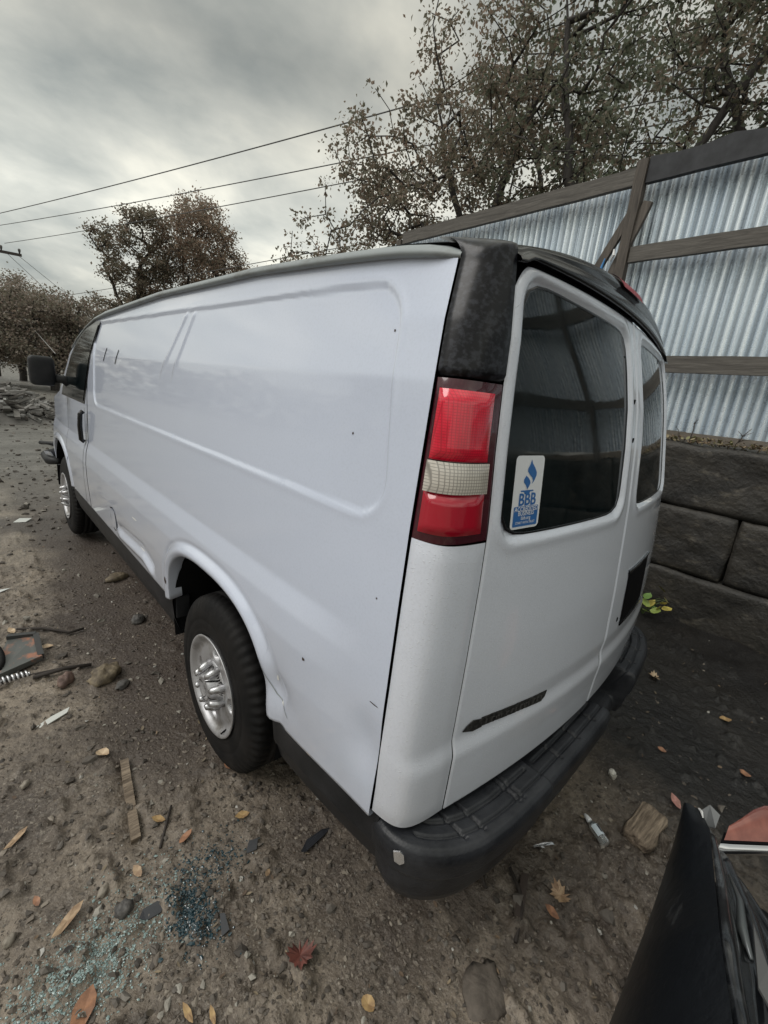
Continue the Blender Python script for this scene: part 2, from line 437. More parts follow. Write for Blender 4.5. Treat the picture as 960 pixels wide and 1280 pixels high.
M_GRAVEL = mat('gravel', (.12, .11, .1), .7)
n, l, b = nodes(M_GRAVEL)
g = n.new('ShaderNodeNewGeometry'); rmp = n.new('ShaderNodeValToRGB')
for pos, cc in ((0, (.045, .038, .032)), (.5, (.085, .072, .06)), (.88, (.13, .115, .10)), (.98, (.32, .30, .26))):
    el = rmp.color_ramp.elements.new(pos) if pos not in (0,) else rmp.color_ramp.elements[0]
    el.position = pos; el.color = (*cc, 1)
rmp.color_ramp.elements[-1].color = (.36, .34, .3, 1)
l.new(g.outputs['Random Per Island'], rmp.inputs[0]); l.new(rmp.outputs[0], b.inputs['Base Color'])
def island_mat(name, cols, rough=.6, trans=0.0):
    m = mat(name, cols[0], rough)
    n, l, b = nodes(m)
    g = n.new('ShaderNodeNewGeometry'); rmp = n.new('ShaderNodeValToRGB')
    k = len(cols)
    for i, cc in enumerate(cols):
        if i == 0: el = rmp.color_ramp.elements[0]
        elif i == k - 1: el = rmp.color_ramp.elements[1 if k == 2 else len(rmp.color_ramp.elements) - 1]
        else: el = rmp.color_ramp.elements.new(i / (k - 1))
        el.position = i / (k - 1); el.color = (*cc, 1)
    l.new(g.outputs['Random Per Island'], rmp.inputs[0]); l.new(rmp.outputs[0], b.inputs['Base Color'])
    if trans:
        tr = n.new('ShaderNodeBsdfTranslucent'); l.new(rmp.outputs[0], tr.inputs['Color'])
        mxs = n.new('ShaderNodeMixShader'); mxs.inputs[0].default_value = trans
        o = n['Material Output']; l.new(b.outputs[0], mxs.inputs[1]); l.new(tr.outputs[0], mxs.inputs[2]); l.new(mxs.outputs[0], o.inputs['Surface'])
    return m
M_BARK = mat('dark_bark', (.045, .038, .034), .85)
noise_mix(M_BARK, (.022, .019, .018), (.075, .066, .06), 7, .3, .7, 8, .7, sc=(3, 3, .6))
M_LF_OAK = island_mat('oak_leaves_brown_green', [(0.260, 0.200, 0.155), (0.170, 0.165, 0.120), (0.210, 0.190, 0.140), (0.300, 0.215, 0.165), (0.150, 0.155, 0.110)], .6, .45)
M_LF_GRN = island_mat('oak_leaves_green', [(0.130, 0.155, 0.105), (0.170, 0.185, 0.125), (0.120, 0.140, 0.100), (0.200, 0.195, 0.140), (0.230, 0.180, 0.140)], .6, .45)
M_LF_ORG = island_mat('orange_brown_leaves', [(0.310, 0.235, 0.180), (0.360, 0.250, 0.180), (0.260, 0.215, 0.170), (0.200, 0.190, 0.140), (0.320, 0.215, 0.170)], .6, .45)
M_LF_BUSH = island_mat('mixed_thicket_leaves', [(.20, .19, .14), (.27, .20, .165), (.16, .16, .12), (.42, .35, .31), (.21, .20, .14)], .6, .45)
M_LF_PINE = island_mat('evergreen_needles', [(.05, .055, .035), (.07, .07, .045), (.10, .085, .055)], .7, .2)

# ------------------------------------------------------------------ ground
def gh(x, y):
    x = np.asarray(x, float); y = np.asarray(y, float)
    near = np.exp(-np.maximum(np.hypot(x + 1, y - 1) - 3.2, 0) / 1.5)
    band = sstep(-1.34, -1.20, x + .10 * (fbm(y * 1.5, y * 0, 2, 51) - .5)) * sstep(-.80, -.95, x) * sstep(.9, 1.5, y)
    h = .05 * (fbm(x * .35, y * .35, 2, 3) - .5)
    rough_ = (1 - .72 * band) * (.35 + 1.0 * sstep(.42, .62, fbm(x * .8 + 3, y * .8, 3, 21)))
    h = h + near * rough_ * (.060 * (fbm(x * 3.2, y * 3.2, 3, 5) - .5) + .030 * (np.abs(fbm(x * 11, y * 11, 3, 9) - .5) * 2 - .3) + .042 * (fbm(x * 30, y * 30, 3, 13, .65) - .5))
    # clods in lumps
    cl = vn(x * 26, y * 26, 41) * vn(x * 9, y * 9, 44)
    h = h + near * .030 * sstep(.40, .66, cl) * (1 - .8 * band) - .012 * band
    # flatter below the van and its wheels
    van = sstep(1.25, .85, np.abs(x)) * sstep(-.3, .1, y) * sstep(5.9, 5.3, y)
    h = h * (1 - .65 * van) - .012 * van
    # narrow tyre rut
    # trench left by a stick of wood
    d = np.abs((x + 1.30) - (y - 1.15) * .146)
    rut = np.exp(-(d / .035) ** 2) * sstep(.9, 1.0, y) * sstep(1.42, 1.32, y)
    h = h - .022 * rut
    # gravel yard ruts, far left
    h = h + .05 * sstep(6, 12, y) * (fbm(x * .15, y * .9, 3, 31) - .5)
    # soil climbs a little to the wall
    h = h + .05 * sstep(1.6, 2.7, x) * (fbm(x * 2, y * 2, 3, 8)) * sstep(3.2, 2.8, x)
    return h

def lines(lo, hi, d0, d1, stepn, far_lo, far_hi):
    c = list(np.arange(d0, d1, stepn))
    s = stepn; v = d1
    while v < far_hi: c.append(v); s *= 1.06; v += s
    c.append(far_hi)
    s = stepn; v = d0 - stepn; pre = []
    while v > far_lo: pre.append(v); s *= 1.06; v -= s
    pre.append(far_lo)
    return np.array(pre[::-1] + c)
gx = lines(0, 0, -2.3, 1.7, .0115, -350, 350)
gy = lines(0, 0, -.75, 3.0, .0115, -350, 450)
GX, GY = np.meshgrid(gx, gy, indexing='ij')
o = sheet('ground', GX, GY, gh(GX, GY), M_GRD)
o['kind'] = 'structure'
def GZ(x, y): return float(gh(np.array([x]), np.array([y]))[0])

M_CRUMB = island_mat('dirt_crumb_soil', [(.10, .082, .066), (.17, .142, .115), (.05, .040, .033), (.25, .215, .175)], .6)
# gravel and small stones: nobody could count them
def pebbles(name, n, area, smin, smax, material, clump=None, label=None, emb=.3):
    ico = np.array([(0, 0, 1), (.89, 0, .45), (.28, .85, .45), (-.72, .53, .45), (-.72, -.53, .45), (.28, -.85, .45), (.72, .53, -.45), (-.28, .85, -.45), (-.89, 0, -.45), (-.28, -.85, -.45), (.72, -.53, -.45), (0, 0, -1)], float)
    icf = np.array([(0, 1, 2), (0, 2, 3), (0, 3, 4), (0, 4, 5), (0, 5, 1), (1, 6, 2), (2, 7, 3), (3, 8, 4), (4, 9, 5), (5, 10, 1), (2, 6, 7), (3, 7, 8), (4, 8, 9), (5, 9, 10), (1, 10, 6)])
    x0, x1, y0, y1 = area or (0, 0, 0, 0)
    P = np.stack([rng.uniform(x0, x1, n), rng.uniform(y0, y1, n)], -1) if clump is None else clump(n)
    zz = gh(P[:, 0], P[:, 1])
    if P[:, 0].max() > 1:
        keep = (P[:, 0] + .45 - .35 * P[:, 1] < 1.0) | (rng.random(n) < .10); P = P[keep]; zz = zz[keep]; n = len(P)
    s = smin * (smax / smin) ** (rng.random(n) ** 2.2)
    V = ico[None] * (1 + .35 * rng.standard_normal((n, 12, 1))) * s[:, None, None]
    V[:, :, 2] *= rng.uniform(.4, .9, (n, 1))
    a = rng.uniform(0, 6.28, n); ca, sa = np.cos(a)[:, None], np.sin(a)[:, None]
    st = rng.uniform(.7, 1.5, (n, 1))
    X = V[:, :, 0] * st; Yv = V[:, :, 1]
    V2 = np.stack([X * ca - Yv * sa + P[:, :1], X * sa + Yv * ca + P[:, 1:], V[:, :, 2] + zz[:, None] + (s * emb)[:, None]], -1)
    F = (icf[None] + (np.arange(n) * 12)[:, None, None]).reshape(-1, 3)
    o = obj(name, V2.reshape(-1, 3), F, material)
    o['kind'] = 'stuff'
    if label: o['label'] = label
    return o
def near_clump(n):
    r_ = .25 + 4.0 * rng.random(n) ** 1.3; a_ = rng.uniform(-.3, 2.2, n)
    return np.stack([-1.5 + r_ * np.cos(a_) * .9, -.35 + r_ * np.sin(a_)], -1)
pebbles('dirt_crumbs', 30000, None, .0018, .010, M_CRUMB, near_clump, emb=.1)
pebbles('gravel', 8000, None, .0015, .011, M_GRAVEL, near_clump)
pebbles('gravel', 3000, (-4, 2.8, -1, 9), .006, .022, M_GRAVEL)
M_GRAVW = island_mat('pale_chips', [(.25, .24, .22), (.5, .49, .46), (.35, .33, .30)], .5)
pebbles('gravel', 1500, (-3.5, 2.7, -1, 14), .002, .010, M_GRAVW)
def far_clump(n):
    return np.stack([rng.uniform(-9, 1.5, n), 5 + 20 * rng.random(n) ** 1.3], -1)
pebbles('gravel', 2500, None, .012, .05, M_GRAVEL, far_clump)

# broken safety glass
M_SG = mat('safety_glass_crumbs', (.24, .32, .31), .08, Specular_IOR_Level=.8)
M_SGD = mat('dark_glass_crumbs', (.018, .045, .058), .1, Specular_IOR_Level=.9)
def gclump(cx, cy, sx_, sy_):
    def f(n):
        return np.stack([rng.normal(cx, sx_, n), rng.normal(cy, sy_, n)], -1)
    return f
tag(pebbles('broken_glass', 2600, None, .0012, .0042, M_SG, gclump(-1.55, .63, .085, .055), emb=.5), 'pale green crumbs of shattered safety glass strewn on dirt')
tag(pebbles('broken_glass', 900, None, .0012, .004, M_SG, gclump(-1.40, .70, .12, .08), emb=.5), 'pale green crumbs of shattered safety glass strewn on dirt')
tag(pebbles('broken_glass', 900, None, .002, .006, M_SGD, gclump(-1.262, .585, .030, .055), emb=.6), 'dark teal crumbs of tinted glass heaped on dirt')
tag(pebbles('broken_glass', 450, None, .0018, .005, M_SGD, gclump(-1.17, .70, .07, .05), emb=.6), 'dark teal crumbs of tinted glass heaped on dirt')

# ------------------------------------------------------------------ van
OFF = (0, 2.6, 0)
van = empty('cargo_van', OFF)
tag(van, 'white wet full size cargo van with black rear corner caps and dented lower side', 'van')

def W(z): return interp(z, [.40, .60, .80, .93, 1.02, 1.09, 1.40, 1.70, 1.90, 2.02], [.965, .985, .998, 1.0, .992, .974, .962, .938, .903, .880])
def WS(z): return interp(z, [.40, .60, .80, 1.0, 1.2, 1.40, 1.70, 1.82, 1.93, 2.02], [.970, .976, .978, .974, .968, .960, .944, .922, .892, .878])
def seam_y(z): return interp(z, [.45, .70, 1.0, 1.38, 1.70, 1.96], [.160, .150, .147, .150, .150, .175])
def seam_yr(z): return interp(z, ZT, YR_) + .118
ZT = np.array([.45, .70, .88, 1.07, 1.27, 1.39, 1.575, 1.70, 1.80, 1.96, 2.05])
Y0 = np.array([.0, -.010, -.024, -.013, .004, .015, .039, .062, .089, .136, .165])
YL = np.array([.060, .055, .052, .051, .052, .055, .071, .079, .083, .100, .115])
YR_ = np.array([.115, .090, .088, .098, .118, .132, .172, .198, .222, .270, .300])
def yrear(x, z):
    a = interp(z, ZT, Y0); bl = interp(z, ZT, YL); br = interp(z, ZT, YR_)
    # quadratic through x=-.8, 0, .88
    A = (bl - a) / .8; B = (br - a) / .88
    c2 = (A + B) / 1.68; c1 = B - .88 * c2
    return a + c1 * x + c2 * x * x
XE = .795    # outer edge of rear doors

def side_x(y, z, left=True):
    kk = sstep(.55, .20, y)
    base = W(z) * (1 - kk) + WS(z) * kk - .010 * np.clip((.62 - y) / .48, 0, 1.0) ** 2
    base = base - .10 * sstep(4.9, 5.5, y) ** 1.5 - .03 * sstep(4.2, 5.3, y)
    if left:
        # big recessed pressing with its ledge at the belt
        s = rr_sdf(y - .12 * (z - 1.4), z, .235, 3.12, 1.385, 1.905, .10)
        base = base - .0058 * sstep(.004, -.004, s) + .0012 * np.exp(-((s - .010) / .010) ** 2)
        # twin ribs that fade out downwards
        fade = sstep(1.60, 1.70, z)
        yc1 = 1.58 + (1.87 - z) * .89; yc0 = 1.49 + (1.87 - z) * .62
        base = base + fade * .007 * sstep(-.004, -.02, s) * (np.exp(-((y - yc1) / .014) ** 2) + np.exp(-((y - yc0) / .014) ** 2))
        # dent crease above the sill
        zc = interp(y, [1.86, 2.0, 2.5], [.655, .69, .665]); m = sstep(1.80, 1.88, y) * sstep(2.58, 2.45, y)
        base = base - m * .014 * np.exp(-((z - zc - .02) / .028) ** 2) + m * .010 * np.exp(-((z - zc + .025) / .02) ** 2)
        m = np.exp(-((y - .60) / .07) ** 2 - ((z - .72) / .06) ** 2)
        base = base - .016 * m
        m = np.exp(-((y - .20) / .06) ** 2 - ((z - .80) / .08) ** 2)
        base = base - .012 * m
    # arches
    for yc, hw, top in ((1.12, .47, .93), (4.56, .47, .93)):
        u = np.abs(y - yc) / hw; v = np.maximum(z - .60, 0) / (top - .60)
        r_ = (u ** 2.6 + v ** 2.6) ** (1 / 2.6)
        d = (r_ - 1) * .38
        k = .016 if yc < 2 else .010
        base = base + k * np.exp(-((d - .022) / .026) ** 2) * (d > -.05)
        base = base - .006 * np.exp(-((d - .062) / .012) ** 2)
    return base
def zlow(y):
    z = np.full_like(y, .60)
    for yc in (1.12, 4.56):
        u = np.clip(np.abs(y - yc) / .47, 0, 1)
        z = np.maximum(z, .60 + .33 * (1 - u ** 2.6) ** (1 / 2.6))
    return z
def zup(y):
    return interp(y, [.1, .17, .34, .6, .97, 1.9, 2.46, 2.9, 3.22, 3.5, 3.76, 4.0, 4.35, 4.5, 5.2, 5.42, 5.5],
                  [1.935, 1.94, 1.958, 1.97, 1.985, 1.985, 1.965, 1.948, 1.93, 1.885, 1.81, 1.70, 1.45, 1.375, 1.245, 1.15, .95])

def cols():
    ys = set(np.round(np.linspace(.11, 5.5, 300), 4))
    for yc in (1.12, 4.56):
        a = np.linspace(0, math.pi, 90)
        ys |= set(np.round(yc - .47 * np.cos(a), 4)); ys |= {yc - .4702, yc + .4702}
    ys |= set(np.round(np.linspace(.20, .36, 30), 4)); ys |= set(np.round(np.linspace(1.45, 1.85, 50), 4)); ys |= set(np.round(np.linspace(3.08, 3.22, 16), 4))
    return np.array(sorted(ys))
ycol = cols()
def side_panel(sgn, y0, y1, name, m):
    left = sgn < 0
    ys = ycol[(ycol >= y0) & (ycol <= y1)]
    if not left: ys = ys[::3]
    nt_ = 150 if left else 30
    tt = np.linspace(0, 1, nt_)
    Yg = np.repeat(ys[:, None], nt_, 1)
    zl = zlow(ys)[:, None]; zu = zup(ys)[:, None]
    Zg = zl + (zu - zl) * tt[None]
    sy = seam_y(Zg) if left else seam_yr(Zg)
    yb0 = .30 if left else .60
    Yg = np.where(Yg < yb0, sy + .004 + (Yg - .11) * (yb0 - sy - .004) / (yb0 - .11), Yg) if y0 < .3 else Yg
    Xg = side_x(Yg, Zg, left)
    # turned-in lip at the lower edge
    Yg = np.concatenate([Yg[:, :1], Yg[:, :1], Yg], 1)
    Zg = np.concatenate([Zg[:, :1] + .006, Zg[:, :1] - .003, Zg], 1)
    Xg = np.concatenate([Xg[:, :1] - .06, Xg[:, :1] - .006, Xg], 1)
    o_ = sheet(name, sgn * Xg, Yg, Zg, m, van, OFF, flip=left)
    return o_
side_panel(-1, .11, 3.32, 'side_panel', M_WHITE)
p_door = side_panel(-1, 3.326, 4.10, 'front_door', M_WHITE)
side_panel(-1, 4.104, 5.5, 'front_fender', M_WHITE)
side_panel(1, .11, 5.5, 'side_panel', M_WHITE)

# inner dark shell so that gaps read black
mb = MB()
mb.box((0, 2.2, 1.44), (.84, 1.95, .46)); mb.box((0, 4.6, 1.05), (.84, .75, .16))
mb.box((0, 2.75, .66), (.66, 2.55, .31))
for s in (-1, 1):
    for yc in (1.12, 4.56):
        A = np.linspace(-.25, math.pi + .25, 22)
        Xw = np.array([[s * .965] * 22, [s * .655] * 22]); Yw = np.array([yc - .50 * np.cos(A)] * 2); Zw = np.array([.50 + .455 * np.sin(A)] * 2)
        V = np.stack([Xw, Yw, Zw], -1).reshape(-1, 3); mb.add(V, gridfaces(2, 22).tolist())
mb.build('inner_shell', M_LINER, van, OFF)
# rear backing following the doors
xs = np.linspace(-.93, .90, 40); zs = np.linspace(.56, 1.97, 30)
Xb, Zb = np.meshgrid(xs, zs, indexing='ij')
Xb = Xb / .93 * (W(Zb) - .060)
sheet('rear_frame', Xb, yrear(Xb, Zb) + .045 + .09 * sstep(.76, .90, np.abs(Xb)), Zb, M_LINER, van, OFF)

# roof skin and gutters
ys = np.linspace(.215, 3.9, 60); xs = np.linspace(-1, 1, 31)
Yr, Xr = np.meshgrid(ys, xs, indexing='ij')
Yr = Yr + .14 * sstep(0, .9, Xr) * sstep(1.5, .2, Yr)
zg = zup(Yr) + .03
Xr2 = Xr * (W(zup(Yr)) - .012)
crown = .085 * (1 - np.abs(Xr) ** 2.4)
sheet('roof', Xr2, Yr, zg + crown - .005, M_ROOFP, van, OFF)
for s in (-1, 1):
    ys = np.concatenate([[.172, .19, .22], np.linspace(.26, 3.9, 60)]) if s < 0 else np.linspace(.36, 3.9, 50)
    prof = [(-.006, -.004), (.012, -.006), (.022, -.001), (.022, .006), (.012, .018), (-.012, .026), (-.03, .028)]
    X = []; Y = []; Z = []
    for y in ys:
        k = min(1, .35 + (y - .17) / .10) * (1 - .62 * min(1, max(0, (y - 2.9) / .6)))
        xb = W(zup(np.array([y])))[0] - .035 * max(0, min(1.1, (.62 - y) / .48)) ** 2 * .7
        X.append([s * (xb + dx * k) for dx, dz in prof]); Y.append([y] * len(prof)); Z.append([zup(np.array([y]))[0] + dz * (k if dz > 0 else 1) for dx, dz in prof])
    sheet('roof_gutter', np.array(X), np.array(Y), np.array(Z), M_GUTTER, van, OFF, flip=s > 0)
# hood and windscreen (seen from the side only)
ys = np.linspace(4.5, 5.45, 12); Yh, Xh = np.meshgrid(ys, np.linspace(-1, 1, 13), indexing='ij')
sheet('bonnet', Xh * (side_x(Yh, zup(Yh), False) - .004), Yh, zup(Yh) + .05 * (1 - Xh ** 4), M_WHITE, van, OFF)
ys = np.linspace(3.88, 4.52, 12); Yh, Xh = np.meshgrid(ys, np.linspace(-1, 1, 13), indexing='ij')
sheet('windscreen', Xh * (W(zup(Yh)) - .01), Yh, zup(Yh) + .04 * (1 - Xh ** 2), M_GLASS, van, OFF)
# front end closing face
zs = np.linspace(.42, 1.17, 12); Zf, Xf = np.meshgrid(zs, np.linspace(-1, 1, 13), indexing='ij')
fr = sheet('front_grille', Xf * .84, 5.44 + .06 * (1 - Xf ** 2), Zf, M_PLAST, van, OFF)

# front door glass, seal, handle, gaps
def side_strip(name, pts, wdt, m, parent, lift=.0015, left=True, n=3):
    """thin strip following the body side through (y, z) points"""
    P = []
    for a, b_ in zip(pts[:-1], pts[1:]):
        for k in range(8): P.append((a[0] + (b_[0] - a[0]) * k / 8, a[1] + (b_[1] - a[1]) * k / 8))
    P.append(pts[-1]); P = np.array(P)
    d = np.gradient(P, axis=0); d /= np.linalg.norm(d, axis=1)[:, None] + 1e-9
    nrm = np.stack([-d[:, 1], d[:, 0]], -1)
    A = P + nrm * wdt / 2; B = P - nrm * wdt / 2
    Yq = np.stack([A[:, 0], P[:, 0], B[:, 0]], 1); Zq = np.stack([A[:, 1], P[:, 1], B[:, 1]], 1)
    Xq = -(side_x(Yq, Zq) + lift)
    return sheet(name, Xq, Yq, Zq, m, parent, OFF)
def side_poly(name, pts, m, parent, lift=.003, res=14, straight=True):
    """glass pane: fan of rows between two polylines given as (y_rear, y_front, z)"""
    Yq = []; Zq = []
    for y0, y1, z in pts:
        Yq.append(np.linspace(y0, y1, res)); Zq.append(np.full(res, z))
    Yq = np.array(Yq); Zq = np.array(Zq)
    Xq = -(W(Zq) + lift)
    return sheet(name, Xq, Yq, Zq, m, parent, OFF)
wpts = [(3.44, 4.30, 1.375), (3.40, 4.24, 1.44), (3.34, 4.06, 1.56), (3.27, 3.89, 1.68), (3.19, 3.70, 1.79), (3.13, 3.50, 1.86), (3.10, 3.28, 1.895)]
side_poly('window_seal', [(a - .035, b_ + .05, z + (z - 1.6) * .08) for a, b_, z in wpts], M_CAPG, p_door, .0025)
side_poly('window', wpts, M_GLASS, p_door, .006)
side_strip('door_gap', [(3.43, 1.33), (3.40, 1.10), (3.44, .85), (3.47, .61)], .006, M_BLACK, van)
mb = MB(); mb.tube([(-.985, 3.36, 1.31), (-1.005, 3.36, 1.29), (-1.008, 3.385, 1.20), (-1.003, 3.40, 1.10), (-.985, 3.40, 1.085)], .016, 8)
mb.build('handle', M_CAPG, p_door, OFF, True)
# mirror
mb = MB()
def rbox(mb_, c, h, r=.03, n=4, taper=None):
    """rounded box: superellipsoid grid"""
    A = np.linspace(0, 2 * math.pi, 25)[:-1]; Bq = np.linspace(-math.pi / 2, math.pi / 2, 13)
    f = lambda t_: np.sign(t_) * np.abs(t_) ** .35
    V = []
    for b_ in Bq:
        for a in A:
            V.append((c[0] + h[0] * f(math.cos(b_)) * f(math.cos(a)), c[1] + h[1] * f(math.cos(b_)) * f(math.sin(a)), c[2] + h[2] * f(math.sin(b_))))
    F = []
    for i in range(12):
        for k in range(24): F.append((i * 24 + k, i * 24 + (k + 1) % 24, (i + 1) * 24 + (k + 1) % 24, (i + 1) * 24 + k))
    mb_.add(V, F)
rbox(mb, (-1.115, 4.12, 1.545), (.085, .055, .115))
mir = mb.build('side_mirror', M_PLAST, van, OFF, True)
mb = MB(); mb.tube([(-1.05, 4.12, 1.49), (-.98, 4.12, 1.49), (-.93, 4.10, 1.46)], [.04, .035, .045], 10)
mb.build('mirror_arm', M_PLAST, mir, OFF, True)
# fuel door: raised ring and its gap
ring = [(2.61 + .07 * math.cos(a), .715 + .075 * math.sin(a)) for a in np.linspace(0, 2 * math.pi, 13)]
side_strip('fuel_door_gap', ring, .007, M_BLACK, van, .001)
side_strip('fuel_door', [(2.555, .715), (2.665, .715)], .125, M_WHITE, van, .003)
# two small slots in the front pressing
for y, z in ((2.86, 1.71), (2.58, 1.70)):
    side_strip('vent_slot', [(y - .03, z + .040), (y + .03, z - .040)], .011, M_BLACK, van, .002)
# chips and scrapes
def chips(name, spots, m):
    for y, z, sy_, sz_ in spots:
        mb_ = MB()
        P = [(y + sy_ * random.uniform(.6, 1.2) * math.cos(a), z + sz_ * random.uniform(.6, 1.2) * math.sin(a)) for a in np.linspace(0, 2 * math.pi, 8)[:-1]]
        mb_.ngon([(-(side_x(np.array([q[0]]), np.array([q[1]]))[0] + .0012), q[0], q[1]) for q in P])
        mb_.build(name, m, van, OFF)
M_RUST = mat('rust_chip', (.05, .03, .02), .8)
M_SCR = mat('scraped_primer', (.75, .75, .74), .6)
chips('paint_chip', [(.38, 1.565, .004, .004), (.454, .915, .006, .006), (.185, .93, .02, .002), (1.60, .70, .006, .02), (.30, 1.80, .003, .003), (.22, 1.2, .003, .003), (2.66, .78, .012, .006)], M_RUST)
chips('paint_scrape', [(2.10, .86, .05, .006), (2.05, .70, .05, .004), (.60, .76, .006, .016), (.57, .68, .010, .009)], M_SCR)
side_strip('crease', [(.69, .80), (.60, .70), (.53, .655)], .004, M_GUTTER, van, .0012)
# sill trim and mud flaps
for s in (-1, 1):
    for y0, y1 in ((.14, .635), (1.60, 4.07)):
        ys = np.linspace(y0, y1, 24)
        prof = [(.945, .604), (.972, .597), (.977, .58), (.968, .49), (.94, .405), (.80, .40)]
        X = np.array([[s * (px - .03 * max(0, (.62 - y) / .48) ** 2) for px, pz in prof] for y in ys])
        Y = np.array([[y] * 6 for y in ys]); Z = np.array([[pz for px, pz in prof] for y in ys])
        sheet('sill_trim', X, Y, Z, M_PLAST, van, OFF, flip=s < 0, smooth=False)
    mb = MB(); mb.box((s * .93, 1.60, .545), (.03, .012, .055)); mb.build('mud_guard', M_PLAST, van, OFF)

# rear corner: parameter s from the side seam (0) to the door edge (1)
def corner(s, z, sg=-1, lift=0.):
    xs_, ys_ = WS(z) - .012, seam_y(z)
    xe = XE + .0025
    ye = yrear(np.asarray(-xe * 1.0 if sg < 0 else xe), z) - .012 * sstep(.83, .77, z)
    if sg > 0:
        ye = ye + .012; ys_ = ye + .10; xs_ = xs_ - .012
    # Bezier with control near the corner
    cx_ = xs_ - (.012 if sg < 0 else .045); cy_ = ye + .012
    def pt(q):
        a = (1 - q) ** 2; b_ = 2 * q * (1 - q) * 1.9; c_ = q ** 2; n_ = a + b_ + c_
        return (a * xs_ + b_ * cx_ + c_ * xe) / n_, (a * ys_ + b_ * cy_ + c_ * ye) / n_
    X, Y = pt(s)
    X1, Y1 = pt(s + 1e-3); X0, Y0_ = pt(s - 1e-3)
    dx = X1 - X0; dy = Y1 - Y0_
    ln = np.hypot(dx, dy) + 1e-9
    nx, ny = -dy / ln, dx / ln
    sgn_ = np.sign(nx * 1.0 + 1e-9) * 0 + 1
    return sg * (X + nx * lift * sgn_), Y + ny * lift * sgn_
def corner_sheet(name, s0, s1, z0, z1, m, parent, sg=-1, lift=0., ns=26, nz=24, mod=None, edge=.004, zf=None):
    S, T = np.meshgrid(np.linspace(s0, s1, ns), np.linspace(0, 1, nz), indexing='ij')
    z0a = z0(S) if callable(z0) else z0; z1a = z1(S) if callable(z1) else z1
    Z = z0a + (z1a - z0a) * T
    LF = np.full_like(S, lift) if mod is None else lift + mod(S, Z)
    # rounded border that turns in
    dd = np.minimum(np.minimum(S - s0, s1 - S) / (s1 - s0) * ns * .5, np.minimum(T, 1 - T) * nz * .5)
    LF = LF - edge * np.clip(1 - dd, 0, 1)
    X, Y = corner(S, Z, sg, LF)
    return sheet(name, X, Y, Z, m, parent, OFF, flip=sg < 0)
for sg in (-1, 1):
    low = corner_sheet('corner_panel', .0, 1., lambda S: .60 + .02 * (1 - S), lambda S: 1.372 - .006 * S, M_WHITED if sg < 0 else M_WHITED, van, sg, 0., 34, 50)
    ztop = lambda S: 1.925 + .045 * S
    S, T = np.meshgrid(np.linspace(0, 1, 36), np.linspace(0, 1, 36), indexing='ij')
    zt_ = 1.935 + .035 * S
    Z = 1.712 + (zt_ - 1.712) * T
    LF = .004 - .003 * (1 - np.clip(np.minimum(S, 1 - S) / .05, 0, 1)) - .010 * (1 - np.clip(T / .04, 0, 1))
    X, Y = corner(S, Z, sg, LF)
    U_ = np.linspace(0, 1, 9)[1:]
    X2 = []; Y2 = []; Z2 = []
    x1, y1, z1 = X[:, -1], Y[:, -1], Z[:, -1]
    xt = sg * (.872 - .075 * S[:, 0]); yt = (.245 if sg < 0 else .33) + 0 * S[:, 0]; zt2 = 1.985 + .004 * S[:, 0]
    for u_ in U_:
        q = math.sin(u_ * math.pi / 2)
        X2.append(x1 + (xt - x1) * u_); Y2.append(y1 + (yt - y1) * (1 - math.cos(u_ * math.pi / 2))); Z2.append(z1 + (zt2 - z1) * q)
    X = np.concatenate([X, np.stack(X2, 1)], 1); Y = np.concatenate([Y, np.stack(Y2, 1)], 1); Z = np.concatenate([Z, np.stack(Z2, 1)], 1)
    cap = sheet('corner_cap', X, Y, Z, M_CAP, van, OFF, flip=sg < 0)
    lamp = corner_sheet('tail_lamp', .0, 1., 1.372, 1.708, M_DRED, van, sg, .0, 26, 30)
    if True:
        corner_sheet('lens', .055, .93, 1.548, 1.688, M_RED, lamp, sg, .012, 22, 16, edge=.010)['label'] = 'bright red gridded upper lens'
        corner_sheet('lens', .055, .93, 1.482, 1.546, M_CLEAR, lamp, sg, .012, 22, 8, edge=.003)['label'] = 'clear gridded middle lens'
        corner_sheet('lens', .05, .935, 1.392, 1.480, M_RED2, lamp, sg, .011, 22, 12, edge=.010)['label'] = 'plain dark red lower lens'
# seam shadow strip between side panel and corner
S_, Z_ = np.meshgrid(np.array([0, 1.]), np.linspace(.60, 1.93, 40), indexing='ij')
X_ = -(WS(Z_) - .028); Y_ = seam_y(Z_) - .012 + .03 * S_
sheet('seam_shadow_strip', X_, Y_, Z_, M_BLACK, van, OFF)

